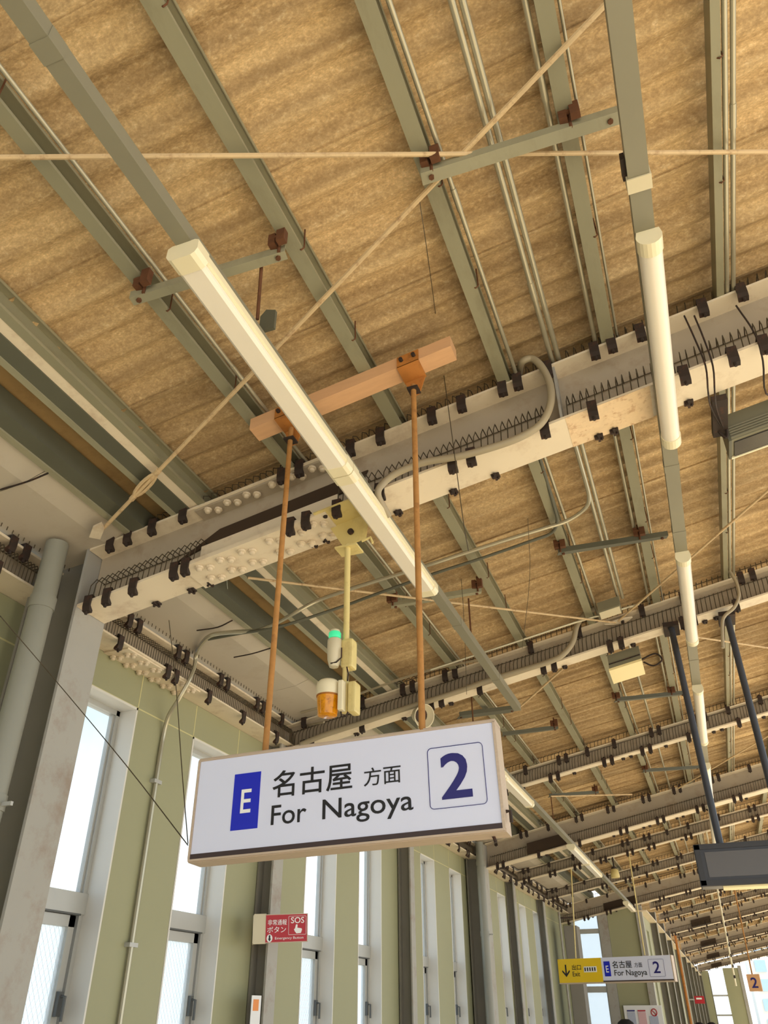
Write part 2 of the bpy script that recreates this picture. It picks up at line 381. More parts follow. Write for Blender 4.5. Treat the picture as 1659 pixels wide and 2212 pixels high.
ORD = ['nearest', 'second', 'third', 'fourth', 'fifth', 'sixth', 'seventh', 'eighth', 'ninth', 'tenth', 'eleventh', 'twelfth', 'thirteenth', 'fourteenth', 'fifteenth']
def beam(i, y, d, w, x0, x1, yaw=0., clamps_b=None, clamps_t=None, clips=None, detail=2):
    deep = d > .25
    lab = ('deep cream steel roof beam' if deep else 'slim cream steel roof beam') + ' wrapped in spring wire, ' + ORD[i] + ' one from the camera'
    b = thing('roof_beam', (0, y, zb(0)), lab, 'beam', kind='structure')
    tf, tw = .012, .009; yc = y + w / 2
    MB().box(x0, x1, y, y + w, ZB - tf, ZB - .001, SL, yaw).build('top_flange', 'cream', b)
    MB().box(x0, x1, yc - tw / 2, yc + tw / 2, ZB - d + tf, ZB - tf, SL, yaw).build('web', 'cream_shade', b)
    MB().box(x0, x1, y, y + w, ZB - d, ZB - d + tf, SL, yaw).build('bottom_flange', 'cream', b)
    def P(x, yy, z): return (x, yy + yaw * x, z + SL * x)
    pitch = .029 if detail > 1 else .042
    rr = (.0026 if y < 4 else .0030) if detail > 1 else (.0034 if y < 20 else .0045)
    h = min(.12, d - .03)
    gaps = GAPS.get(i, [])
    xs = [x0 + .05] + [g for ab in gaps for g in ab] + [x1 - .05]
    for a, c in zip(xs[::2], xs[1::2]):
        if c - a < .1: continue
        zf = ZB - d + tf + .003
        m = coil(lambda x: [P(x, y + .004, zf), P(x, y + .004, zf + h * .62), P(x, y + .03, zf + h), P(x, yc - .012, zf + h)], a, c, pitch, rr)
        if m: m.build('wire_coil', 'wire', b, kind='stuff')
    m = coil(lambda x: [P(x, y + .02, ZB + .004), P(x, y + .01, ZB + .05), P(x, y + .05, ZB + .074), P(x, y + w - .03, ZB + .074)], x0 + .2, x1 - .1, pitch * 1.25, rr)
    if m: m.build('wire_coil', 'wire', b, kind='stuff')
    rnd = random.Random(i * 11 + 3)
    def auto(step, pair):
        out = []; x = x0 + .15
        while x < min(x1, 1.6 if y < 30 else 3):
            out.append(x)
            if rnd.random() < pair: out.append(x + .075)
            x += step * rnd.uniform(.7, 1.3)
        return out
    for x in (clamps_b if clamps_b is not None else auto(.42, .6)):
        inst('clamp', CL, b, loc=(x, y + yaw * x - y, (ZB - d + .012 + SL * x) - zb(0)))
    for x in (clamps_t if clamps_t is not None else auto(.36, .4)):
        inst('clamp', CL, b, loc=(x, yaw * x, ZB + SL * x - zb(0)))
    for x in (clips if clips is not None else auto(.5, .5)):
        inst('clip', CP, b, loc=(x, w - .004 + yaw * x, ZB - d + .004 + SL * x - zb(0)))
    return b
GAPS = {0: [(-1.86, -1.17), (-.98, -.96), (-.22, -.16)], 3: [(-2.05, -1.55)], 6: [(-2.0, -1.35)]}
bx = lambda pts: [aty(px, py, 2.54).x for px, py in pts]
B1 = beam(0, 2.54, .31, .2, -2.465, 4.0,
          clamps_b=bx([(192, 1300), (233, 1283), (290, 1262), (378, 1228), (402, 1220), (628, 1130), (662, 1117), (728, 1095), (822, 1065), (978, 1005), (1018, 990), (1177, 930), (1280, 885), (1478, 810), (1583, 770), (1650, 745)]),
          clamps_t=bx([(245, 1150), (283, 1132), (335, 1112), (400, 1090), (610, 1015), (648, 1002), (758, 962), (822, 938), (933, 896), (997, 872), (1085, 838), (1118, 825), (1183, 800), (1285, 762), (1322, 748), (1385, 725), (1520, 672), (1605, 640)]),
          clips=[aty(px, py, 2.74).x for px, py in [(340, 1310), (415, 1288), (455, 1275), (680, 1195), (706, 1185), (862, 1130), (982, 1078), (1073, 1046), (1297, 960), (1330, 947), (1492, 887)]])
# splice plates, nuts, web slot, stiffener on the nearest beam
def zc(x, base): return base + SL * x
MB().box(-1.92, -1.22, 2.535, 2.745, ZB - .322, ZB - .31, SL).build('splice_plate', 'cream', B1)
MB().box(-1.90, -1.24, 2.548, 2.735, ZB - .012 - .012, ZB - .012, SL).build('splice_plate', 'cream_shade', B1)
MB().box(-1.88, -1.20, 2.612, 2.634, ZB - .298 + .004, ZB - .298 + .112, SL).build('splice_plate', 'cream', B1)
MB().prism([(-2.02, .085), (-1.86, .118), (-1.10, .118), (-1.06, .188), (-1.20, .190), (-1.80, .182)], (0, 2.622, ZB - .298), (0, 2.630, ZB - .298), (1, 0, SL), (0, 0, 1)).build('web_slot_plate', 'brown', B1)
for k in range(6):
    for yy in (2.575, 2.60, 2.675, 2.70):
        x = -1.85 + k * .105 + (.03 if k > 2 else 0) + (.04 if yy in (2.60, 2.70) else 0)
        if x > -1.25: continue
        inst('bolt', BT, B1, loc=(x, yy - 2.54, -.322 + SL * x))
for k in range(6):
    for yy in (2.565, 2.59):
        x = -1.84 + k * .1 + (.04 if yy == 2.59 else 0) + (.03 if k > 2 else 0)
        inst('bolt', BT, B1, loc=(x, yy - 2.54, -.024 + SL * x))
MB().box(-.20, -.19, 2.55, 2.64, ZB - .298, ZB - .012, 0).build('stiffener', 'cream_shade', B1) if False else MB().prism([(0, 0), (.085, 0), (.085, .286), (0, .286)], (-.19, 2.55, zc(-.19, ZB - .298)), (-.18, 2.55, zc(-.18, ZB - .298)), (0, 1, 0), (0, 0, 1)).build('stiffener', 'column', B1)
MB().box(-.17, .17, 2.538, 2.742, ZB - .3112, ZB - .3095, SL).build('flaking_paint', 'rustcream', B1)

B2 = beam(1, 5.18, .19, .12, -2.74, 4.0, clamps_b=None)
B3 = beam(2, 7.95, .158, .1, -2.72, 4.0)
B4 = beam(3, 10.52, .298, .2, -2.6, 4.0, yaw=-.03)
B5 = beam(4, 12.9, .158, .1, -2.74, 4.0, detail=1)
B6 = beam(5, 15.3, .158, .1, -2.74, 4.0, detail=1)
B7 = beam(6, 17.5, .31, .2, -2.86, 4.0, detail=1)
for B, y, x0, x1 in ((B4, 10.5, -2.05, -1.55), (B7, 17.5, -2.0, -1.35)):
    MB().box(x0, x1, y + .085, y + .098, ZB - .27, ZB - .14, SL).build('web_slot_plate', 'brown', B)
far = [(20.2, .158, .1), (22.9, .158, .1), (25.3, .31, .2), (29.2, .158, .1), (33.2, .31, .2), (37, .158, .1), (41, .31, .2), (49, .31, .2)]
for k, (y, d, w) in enumerate(far):
    b = beam(7 + k, y, d, w, -1.3, 4.0, detail=0)
    if d > .25: MB().box(-.62, -.1, y + .05, y + .06, ZB - .26, ZB - .1, SL).build('web_slot_plate', 'brown', b)

# ================================================================== purlins (C channels running along the platform)
def yprism(prof, y0, y1): return MB().prism(prof, (0, y0, 0), (0, y1, 0), (1, 0, 0), (0, 0, 1))
def cprof(x0, x1, zbot, h=.085, open_right=True, lip=.012):
    t = .003
    if open_right:
        return [(x0, zbot), (x1, zbot), (x1, zbot + lip), (x1 - t, zbot + lip), (x1 - t, zbot + t), (x0 + t, zbot + t), (x0 + t, zbot + h - t), (x1 - t, zbot + h - t), (x1 - t, zbot + h - lip), (x1, zbot + h - lip), (x1, zbot + h), (x0, zbot + h)]
    return [(x1, zbot), (x0, zbot), (x0, zbot + lip), (x0 + t, zbot + lip), (x0 + t, zbot + t), (x1 - t, zbot + t), (x1 - t, zbot + h - t), (x0 + t, zbot + h - t), (x0 + t, zbot + h - lip), (x0, zbot + h - lip), (x0, zbot + h), (x1, zbot + h)]
PUR = [(-1.434, -1.386, 'grey steel purlin just left of the near striplight raceway', True),
       (-.922, -.868, 'grey steel purlin just right of the near striplight raceway', True),
       (-.424, -.372, 'grey steel purlin in mid ceiling with one conduit along its right side', True),
       (.027, .080, 'grey steel purlin just left of the right-hand striplight row', True),
       (.504, .532, 'narrow grey purlin with two conduits beside it, right of the right-hand striplights', True),
       (.97, 1.02, 'grey purlin next right of the one with twin conduits', True)]
for x0, x1, lab, op in PUR:
    p = tag(yprism(cprof(x0, x1, zb((x0 + x1) / 2), open_right=op), -3.8, 50 if x0 > -1.2 else 17.6).build('purlin', 'purlin'), lab, 'purlin')
    hb = MB()
    for j in range(44):
        y = .72 + .635 * j + (.18 if j % 2 else 0)
        if y > 17: break
        hb = MB().tube([(x1 + .004, y, zb(x1) + .095), (x1 + .006, y, zb(x1) + .0), (x1 - .004, y, zb(x1) - .008), (x1 - .012, y, zb(x1) + .0)], .0028, 5)
        hb.build('hook_bolt', 'rustclamp', p)
for k, x in enumerate((1.46, 1.93, 2.4, 2.87, 3.34, 3.85)):
    tag(yprism(cprof(x, x + .05, zb(x + .025)), -3.8, 50).build('purlin', 'purlin'), 'grey steel purlin over the open track side, ' + ORD[k + 1] + ' past the twin-conduit purlin', 'purlin')
# eaves pair and gutter
z = zb(-1.9)
ev = thing('eaves_purlin', (-1.9, 0, z), 'pair of dark green-grey eaves purlins with a cream strip between', 'purlin')
yprism(cprof(-1.885, -1.845, zb(-1.865), h=.1), -3.8, 17.6).build('upper_channel', 'purlin', ev)
yprism([(-1.93, zb(-1.93) + .008), (-1.885, zb(-1.885) + .006), (-1.885, zb(-1.885) + .016), (-1.93, zb(-1.93) + .018)], -3.8, 17.6).build('cream_strip', 'cream', ev)
yprism([(-2.0, zb(-2.0) + .002), (-1.93, zb(-1.93) + .002), (-1.93, zb(-1.93) + .09), (-2.0, zb(-2.0) + .09)], -3.8, 17.6).build('lower_channel', 'purlin_dark', ev)
yprism([(-2.022, zb(-2.02) - .002), (-1.996, zb(-2.0) - .002), (-1.996, zb(-2.0) + .02), (-2.022, zb(-2.02) + .02)], -3.8, 17.6).build('edge_lip', 'purlin', ev)
g = thing('gutter_purlin', (-2.2, 0, 3.55), 'dark grey-green channel on the wall side of the brown flat boards', 'purlin')
yprism([(-2.25, 3.532), (-2.165, 3.548), (-2.165, 3.64), (-2.25, 3.63)], -3.8, 17.6).build('channel', 'purlin_dark', g)
yprism([(-2.262, 3.522), (-2.235, 3.527), (-2.235, 3.545), (-2.262, 3.54)], -3.8, 17.6).build('edge_lip', 'purlin', g)
M['gutter'] = mat('gutter_paint', (188, 178, 162), .5, var=.05, scale=2, stain=(150, 130, 105), stain_amt=.3)
gu = thing('box_gutter', (-2.5, 0, 3.5), 'cream sheet-metal box gutter above the eaves beam along the wall', 'gutter')
for y0 in np.arange(-3.2, 17.5, 2.6):
    yprism([(-2.262, 3.545), (-2.38, 3.503), (-2.72, 3.468), (-2.72, 3.52), (-2.38, 3.56), (-2.262, 3.60)], y0, min(17.6, y0 + 2.596)).build('gutter_section', 'gutter', gu)

# eaves beam above the wall
eb = thing('eaves_beam', (-2.78, 0, 3.29), 'cream eaves beam with spring wire running above the windowed wall', 'beam', kind='structure')
yprism([(-3.0, 3.29), (-2.69, 3.29), (-2.69, 3.301), (-3.0, 3.301)], -3.8, 17.6).build('bottom_flange', 'cream', eb)
yprism([(-2.779, 3.301), (-2.771, 3.301), (-2.771, 3.452), (-2.779, 3.452)], -3.8, 17.6).build('web', 'cream_shade', eb)
yprism([(-2.86, 3.44), (-2.69, 3.44), (-2.69, 3.452), (-2.86, 3.452)], -3.8, 17.6).build('top_flange', 'cream', eb)
def ycoil(x0, zf, h, x1, ya, yb, pitch, r):
    mb = MB(); y = ya; rail = []
    while y < yb:
        P = [(x0, y, zf), (x0, y + pitch * .1, zf + h * .6), (x0 - .02, y + pitch * .2, zf + h), (x1, y + pitch * .3, zf + h)]
        mb.tube(P, r, 3, cap=False); rail.append(P[-1]); y += pitch
    return mb.tube(rail, r, 3, cap=False)
ycoil(-2.692, 3.303, .115, -2.765, -.2, 10.4, .022, .0028).build('wire_coil', 'wire', eb, kind='stuff')
ycoil(-2.692, 3.303, .10, -2.765, 10.9, 17.4, .045, .0028).build('wire_coil', 'wire', eb, kind='stuff')
ycoil(-2.66, 3.455, .05, -2.70, -.2, 17.4, .035, .0030).build('wire_coil', 'wire', eb, kind='stuff')
for zz, x, seed in ((3.302, -2.69, 1), (3.452, -2.69, 2)):
    rn = random.Random(seed); y = .2
    while y < 17:
        for k in range(rn.choice((1, 2, 2))):
            inst('clamp', CL, eb, loc=(x + 2.78, y + k * .085, zz - 3.29), rot=(0, 0, math.pi / 2))
        y += rn.uniform(.33, .5)
MB().box(-2.86, -2.70, 3.22, 3.95, 3.281, 3.29).build('splice_plate', 'cream', eb)
for k in range(6):
    for xx in (-2.84, -2.81, -2.745, -2.72): inst('bolt', BT, eb, loc=(xx + 2.78, 3.28 + k * .12 + (.02 if xx in (-2.81, -2.72) else 0), -.009))

# ================================================================== left wall
WX = -2.86
wins = [(1.3, 1.85), (3.03, 3.59), (4.17, 4.72), (5.87, 6.46), (6.95, 7.51), (8.69, 9.2), (9.78, 10.3), (12.18, 12.68), (13.62, 14.12), (14.70, 15.19)]
ZT, ZT2 = 3.085, .9
wall = thing('wall_left', (WX, 0, 0), None, None, kind='structure')
JG = .004
ys = [-3.8] + [v for ab in wins for v in ab] + [17.84]
def wpanel(y0, y1, z0, z1): MB().box(WX - .15, WX, y0 + JG / 2, y1 - JG / 2, z0 + JG / 2, z1 - JG / 2).build('wall_panel', 'wall', wall)
for a, c in zip(ys[::2], ys[1::2]):
    k = max(1, round((c - a) / .6)) if c - a > .9 else 1
    for j in range(k): wpanel(a + (c - a) * j / k, a + (c - a) * (j + 1) / k, 0, ZT)
    for j in range(k): wpanel(a + (c - a) * j / k, a + (c - a) * (j + 1) / k, ZT, 3.29)
for a, c in wins: wpanel(a, c, ZT, 3.29); wpanel(a, c, 0, ZT2)
MB().box(WX - .14, WX - .004, -3.8, 17.6, 0, 3.05).add([], []) if False else None
# sealant seen in the joints
sj = MB(); sj.box(WX - .02, WX + .001, -3.8, 17.7, ZT - .004, ZT + .004)
for a, c in wins:
    sj.box(WX - .02, WX + .001, a - .004, a + .004, ZT, 3.285); sj.box(WX - .02, WX + .001, c - .004, c + .004, ZT, 3.285)
sj.build('sealant_line', 'joint', wall)

def window(n, a, c, x=WX, lower=True, sx=1):
    w = thing('window_%d' % n, (x, (a + c) / 2, ZT2), None, None, kind='structure')
    xi = x - .11
    # reveal lining
    MB().box(xi - .03, x + .002, c - .012, c, ZT2, ZT).box(xi - .03, x + .002, a, a + .012, ZT2, ZT).box(xi - .03, x + .002, a, c, ZT - .012, ZT).box(xi - .05, x + .012, a, c, ZT2, ZT2 + .02).build('reveal_lining', 'reveal', w)
    A, C_ = a + .012, c - .012
    zt, zm1, zm0 = ZT - .012, 2.125, 2.03
    fr = MB(); t = .028
    fr.box(xi - .05, xi, A, A + t, ZT2 + .02, zt).box(xi - .05, xi, C_ - t, C_, ZT2 + .02, zt).box(xi - .05, xi, A, C_, zt - t, zt)
    fr.box(xi - .038, xi - .012, A + t, A + t + .014, zm1, zt - t).box(xi - .038, xi - .012, C_ - t - .014, C_ - t, zm1, zt - t)
    fr.build('frame', 'alu', w)
    MB().box(xi - .055, xi + .012, A, C_, zm0, zm1).build('transom', 'alu', w)
    MB().box(xi - .03, xi + .0125, A + .01, C_ - .03, zm0 - .006, zm0 + .002).build('gasket', 'alu_dark', w)
    MB().box(xi - .03, xi - .024, A + t, C_ - t, zm1, zt - t).build('pane', 'glass', w)
    s0 = zm0 - .008
    sa = MB(); sa.box(xi - .045, xi - .008, A + t, C_ - t - .012, s0 - .05, s0).box(xi - .045, xi - .008, A + t, A + t + .04, ZT2 + .03, s0).box(xi - .045, xi - .008, C_ - t - .055, C_ - t - .012, ZT2 + .03, s0).box(xi - .045, xi - .008, A + t, C_ - t, ZT2 + .02, ZT2 + .07)
    sash = sa.build('sash', 'alu', w)
    MB().box(xi - .03, xi - .024, A + t + .035, C_ - t - .05, ZT2 + .06, s0 - .045).build('pane', 'frost', sash)
    hd = MB(); hd.box(xi - .008, xi + .012, C_ - t - .05, C_ - t - .02, 1.60, 1.70); hd.tube([(xi + .01, C_ - t - .035, 1.68), (xi + .035, C_ - t - .035, 1.68), (xi + .035, C_ - t - .035, 1.58)], .008, 6); hd.build('handle', 'alu_dark', sash)
    # embedded wire of the lower, wired pane
    wm = MB(); d = .05; y0, y1, z0, z1 = A + t + .04, C_ - t - .055, 1.0, s0 - .05
    k = -40
    if n <= 4:
        for s in (1, -1):
            for k in range(-40, 60):
                off = k * d; pts = []
                for yy in (y0, y1):
                    zz = z0 + off + s * (yy - y0) * 1.6; pts.append((yy, zz))
                (ya, za), (yb, zb_) = pts
                if min(za, zb_) > z1 or max(za, zb_) < z0: continue
                def clipz(yy, zz, lim): return (ya + (lim - za) / (zb_ - za) * (yb - ya), lim)
                if za < z0: (a1, a2) = clipz(ya, za, z0)
                elif za > z1: (a1, a2) = clipz(ya, za, z1)
                else: a1, a2 = ya, za
                if zb_ < z0: (b1, b2) = clipz(yb, zb_, z0)
                elif zb_ > z1: (b1, b2) = clipz(yb, zb_, z1)
                else: b1, b2 = yb, zb_
                wm.tube([(xi - .022, a1, a2), (xi - .022, b1, b2)], .0006, 3, cap=False)
        wm.build('wire_mesh', 'alu', sash)
for n, (a, c) in enumerate(wins): window(n + 1, a, c)

# ---- columns and posts
def hcol(name, xf, y0, w, depth, ztop, lab, m='column'):
    c = thing(name, (xf - depth / 2, y0 + w / 2, 0), lab, 'column', kind='structure')
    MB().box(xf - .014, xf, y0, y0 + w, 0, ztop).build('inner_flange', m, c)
    MB().box(xf - depth + .012, xf - .014, y0 + w / 2 - .005, y0 + w / 2 + .005, 0, ztop).build('web', 'column_shade', c)
    MB().box(xf - depth, xf - depth + .014, y0, y0 + w, 0, ztop).build('outer_flange', 'column_shade', c); return c
C1 = hcol('main_column', -2.468, 2.54, .205, .31, zb(-2.47), 'wide grey steel column at the left edge carrying the nearest beam')
C4 = hcol('main_column', -2.60, 10.5, .2, .24, zb(-2.6) - .02, 'wide grey steel column far along the wall with a drain pipe beside it')
hcol('steel_post', -2.735, 5.12, .14, .12, 3.29, 'peeling grey post with the red emergency sign on it')
hcol('steel_post', -2.72, 7.95, .12, .13, 3.29, 'slim grey post on the wall, two windows beyond the emergency sign')
hcol('steel_post', -2.735, 12.75, .14, .12, 3.29, 'slim dark post on the wall, first beyond the far wide column')
hcol('steel_post', -2.735, 15.1, .14, .12, 3.29, 'slim dark post on the wall, last before the cross wall')
def vpipe(x, y, r, z0, z1, lab, m='pipe', collars=(), name='drain_pipe', cat='pipe'):
    p = tag(MB().tube([(x, y, z0), (x, y, z1)], r, 20).build(name, m, smooth=True), lab, cat)
    for zc_ in collars: MB().tube([(x, y, zc_ - .03), (x, y, zc_ + .03)], r * 1.1, 20).build('collar', m, p, smooth=True)
    for zc_ in collars[1:]: MB().box(x + r * .8, x + r + .05, y + .0, y + .012, zc_ - .015, zc_ + .0).build('pipe_clip', 'alu', p)
    return p
vpipe(-2.55, 2.42, .052, 0, 3.47, 'thick grey drain pipe beside the nearest wide column', collars=(3.16, 2.30, 1.2))
vpipe(-2.62, 10.38, .05, 0, 3.45, 'grey drain pipe beside the far wide column', collars=(3.2, 2.42))
# conduit climbing the wall, crossing under the roof
pts = [(-2.842, 3.835, 0), (-2.842, 3.835, 1.6), (-2.842, 3.835, 2.75), (-2.842, 3.84, 3.0), atx(365, 1545, -2.80), atx(385, 1512, -2.72), atx(408, 1470, -2.665), atx(420, 1440, -2.655), atx(424, 1412, -2.64), atz(438, 1388, 3.455), atz(455, 1373, 3.455), atz(485, 1367, 3.455), atz(555, 1363, 3.455)]
cd = tag(MB().tube(spline(pts, 5), .013, 8).build('wall_conduit', 'galv', smooth=True), 'bare metal conduit climbing the green wall between the first two windows', 'conduit')
for zz in (1.9, 2.72): MB().box(-2.86, -2.826, 3.80, 3.87, zz, zz + .02).build('saddle', 'alu', cd)
p2 = [atz(555, 1363, 3.455), atz(600, 1345, 3.47), atz(640, 1322, 3.50), atr(690, 1296, 3.90), atr(770, 1268, 3.90), atr(911, 1225, 3.91), atr(1000, 1196, 3.92), atr(1100, 1164, 3.92), atr(1179, 1140, 3.92), atr(1225, 1125, 3.93), atr(1262, 1100, 3.94), atr(1272, 1075, 3.95), atr(1262, 1030, 3.96), (-.19, 2.9, zb(-.19) + .03)]
tag(MB().tube(spline(p2, 5), .011, 8).build('cross_conduit', 'galv', smooth=True), 'bright conduit crossing under the second bay, upper of the two', 'conduit')
p3 = [atz(450, 1381, 3.45), atz(520, 1368, 3.45), atz(610, 1352, 3.46), atr(740, 1310, 3.89), atr(800, 1288, 3.89), atr(929, 1242, 3.90), atr(1040, 1206, 3.91), atr(1149, 1168, 3.91), atr(1190, 1152, 3.92), atr(1203, 1128, 3.93), atr(1196, 1090, 3.95), (-.36, 2.9, zb(-.36) + .03)]
tag(MB().tube(spline(p3, 5), .009, 8).build('cross_conduit', 'purlin_dark', smooth=True), 'dark conduit crossing under the second bay, lower of the two', 'conduit')

# ================================================================== conduits along the roof
def yrun(x, dz, r, y0, y1, lab, couplers=(), m='galv'):
    p = tag(MB().tube([(x, y0, zb(x) + dz), (x, y1, zb(x) + dz)], r, 10).build('roof_conduit', m, smooth=True), lab, 'conduit')
    for y in couplers: MB().tube([(x, y, zb(x) + dz), (x, y + .09, zb(x) + dz)], r * 1.25, 10).build('coupler', m, p, smooth=True)
    return p
yrun(-.342, .02, .0085, -3, 17.4, 'conduit running along the right side of the mid-ceiling purlin', (1.58, 2.6))
yrun(-.186, .03, .011, -3, 5.0, 'left conduit of the bright pair in mid ceiling', (2.1,))
yrun(-.158, .03, .011, -3, 5.0, 'right conduit of the bright pair in mid ceiling')
yrun(.004, .03, .0095, -3, 17.4, 'single bright conduit left of the right-hand striplight row', (1.35,))
yrun(-.2, .03, .010, 5.35, 17.4, 'conduit continuing beyond the second beam in line with the ended pair')
yrun(.095, .03, .0055, -3, 17.4, 'thin conduit tucked against the purlin left of the right striplights')
yrun(.547, .012, .009, -3, 17.4, 'inner conduit of the pair beside the narrow right purlin', (.9,))
yrun(.573, .016, .009, -3, 17.4, 'outer conduit of the pair beside the narrow right purlin', (1.72,))
yrun(-1.345, .03, .008, -3, 17.4, 'shiny conduit inside the purlin left of the near striplights', (1.9,))
# junction box and flexible conduits
jb = thing('junction_box', (-.26, 4.95, 3.9), 'small grey junction box where the conduit pair ends at the second beam', 'junction box')
MB().prism([(-.075, -.045), (.07, -.045), (.07, .02), (-.075, .02)], (-.25, 4.90, 3.90), (-.25, 5.03, 3.90), (1, 0, SL), (0, 0, 1)).build('box', 'housing', jb)
MB().prism([(-.07, -.0), (.065, -.0), (.065, .004), (-.07, .004)], (-.25, 4.91, 3.849), (-.25, 5.02, 3.849), (1, 0, SL), (0, 0, 1)).build('cover', 'beige', jb)
fl = [aty(px, py, 2.50) for px, py in [(1128, 782), (1150, 775), (1172, 795), (1188, 830), (1190, 868), (1176, 905), (1150, 930), (1095, 956), (1000, 984), (920, 998), (865, 1018), (832, 1040), (816, 1068)]]
tag(MB().tube(spline([(fl[0].x - .03, 2.60, 3.975)] + fl + [(fl[-1].x + .01, 2.6, fl[-1].z - .05)], 6), .0155, 10).build('flexible_conduit', 'pvc', smooth=True), 'fat grey flexible conduit looping in front of the nearest beam', 'conduit')
fl = [aty(px, py, 5.10) for px, py in [(1288, 1312), (1262, 1328), (1246, 1352), (1238, 1385), (1218, 1412), (1190, 1428), (1130, 1447), (1060, 1468), (1000, 1490), (930, 1513), (860, 1535), (780, 1562), (700, 1588), (650, 1608)]]
tag(MB().tube(spline(fl, 5), .019, 10).build('flexible_conduit', 'pvc', smooth=True), 'grey flexible conduit snaking along the lower edge of the second beam', 'conduit')
fl = [aty(px, py, 5.08) for px, py in [(1568, 1222), (1580, 1240), (1592, 1262), (1596, 1288), (1586, 1312), (1566, 1330), (1560, 1350), (1562, 1400)]]
tag(MB().tube(spline([(fl[0].x, 4.95, fl[0].z + .03)] + fl, 5), .011, 8).build('flexible_conduit', 'pvc', smooth=True), 'short pale flexible conduit bending round the second beam near the right pole', 'conduit')
tag(MB().tube([atr(930, 1447, 3.90), atr(1110, 1388, 3.92), atr(1240, 1345, 3.93), atr(1380, 1305, 3.94)], .008, 8).build('cross_conduit', 'galv'), 'thin straight conduit just before the second beam', 'conduit')

# ================================================================== raceways and striplights
def raceway(x0, x1, z0, h, y0, y1, lab, joints=(), k=1):
    x0, x1, y1, h, z0 = x0 * k, x1 * k, y1 * k, h * k, 1.6 + (z0 - 1.6) * k; joints = [j * k for j in joints]
    r = tag(yprism([(x0, z0), (x1, z0), (x1, z0 + h), (x0, z0 + h)], y0, y1).build('lighting_raceway', 'channel'), lab, 'raceway')
    for y in joints: MB().box(x0 - .002, x1 + .002, y, y + .05, z0 - .002, z0 + h - .002).build('joint_sleeve', 'channel', r)
    return r
raceway(-1.163, -1.108, 3.62, .055, -1, 6.02, 'long grey lighting raceway carrying the near pair of striplights', (.62, 4.3, 5.3), k=.885)
raceway(-1.60, -1.54, 3.47, .05, 5.95, 18.9, 'grey lighting raceway further on along the wall side', k=.91)
rw = raceway(.198, .263, 3.80, .05, -1, 17.45, 'long grey lighting raceway of the right-hand striplight row', (.95, 3.3, 3.95, 5.9), k=.925)
MB().box(.178, .248, 1.54, 1.59, 3.630, 3.684).build('beige_strap', 'beige', rw)
MB().box(.171, .183, 1.48, 1.555, 3.65, 3.68).build('raceway_clip', 'clamp', rw)
def lamp(x, zt, y0, y1, lab, round_=False, w=.096):
    k = .925 if round_ else (.885 if y0 < 5 else .91)
    x, y0, y1, zt = x * k, y0 * k, y1 * k, 1.6 + (zt - 1.6) * k
    l = thing('striplight', (x, (y0 + y1) / 2, zt), lab, 'striplight', 'ceiling striplights')
    if not round_:
        body = [(-.034, 0), (-w / 2 + .004, -.006), (-w / 2, -.012), (-w / 2, -.034), (-w / 2 + .005, -.036), (-w / 2 + .005, -.042), (w / 2 - .005, -.042), (w / 2 - .005, -.036), (w / 2, -.034), (w / 2, -.012), (w / 2 - .004, -.006), (.034, 0)]
        diff = [(-.041, -.040), (-.040, -.050), (-.030, -.058), (.030, -.058), (.040, -.050), (.041, -.040)]
        cap = [(-.036, .001), (-w / 2 - .001, -.006), (-w / 2 - .002, -.040), (-.042, -.054), (-.03, -.0605), (.03, -.0605), (.042, -.054), (w / 2 + .002, -.040), (w / 2 + .001, -.006), (.036, .001)]
    else:
        body = [(-.03, 0), (-.036, -.02), (.036, -.02), (.03, 0)]
        diff = [(.036 * math.cos(a), -.026 + .036 * math.sin(a)) for a in [math.pi * (1 + k / 10) for k in range(11)]] + [(.036, -.018), (-.036, -.018)]
        cap = [(.0395 * math.cos(a), -.026 + .0395 * math.sin(a)) for a in [math.pi * (1 + k / 10) for k in range(11)]] + [(.034, 0), (-.034, 0)]
    sw = lambda pr, a, b: MB().prism(pr, (x, a, zt), (x, b, zt), (1, 0, 0), (0, 0, 1))
    sw(body, y0 + .03, y1 - .03).build('housing', 'lamp_body', l)
    sw(diff, y0 + .045, y1 - .045).build('diffuser', 'lamp_diff', l, smooth=round_)
    sw(cap, y0, y0 + .055).build('end_cap', 'lamp_body', l); sw(cap, y1 - .055, y1).build('end_cap', 'lamp_body', l)
    return l
lamp(-1.135, 3.62, 1.262, 2.50, 'long near striplight, left row, the half nearest the camera')
lamp(-1.135, 3.62, 2.505, 3.73, 'long near striplight, left row, the half passing behind the rusty rod')
lamp(-1.57, 3.47, 5.97, 7.2, 'left-row striplight hidden behind the big platform sign, nearer half')
lamp(-1.57, 3.47, 7.21, 8.45, 'left-row striplight emerging right of the big platform sign')
lamp(-1.57, 3.47, 11.05, 12.4, 'ribbed left-row striplight beyond the fourth beam, nearer half')
lamp(-1.57, 3.47, 12.41, 13.75, 'ribbed left-row striplight beyond the fourth beam, far half')
lamp(-1.57, 3.47, 17.6, 19.0, 'last small striplight of the left row by the cross wall')
lamp(.238, 3.80, 1.88, 3.07, 'nearest striplight of the right-hand row', True)
lamp(.232, 3.80, 4.18, 5.46, 'second striplight of the right-hand row over the second beam', True)
lamp(.232, 3.80, 6.45, 8.0, 'third striplight of the right-hand row, partly behind the dark pole', True)
lamp(.232, 3.80, 8.9, 10.4, 'fourth striplight of the right-hand row behind the dark pole', True)
lamp(.232, 3.80, 11.0, 13.6, 'fifth striplight of the right-hand row just above the dark display', True)

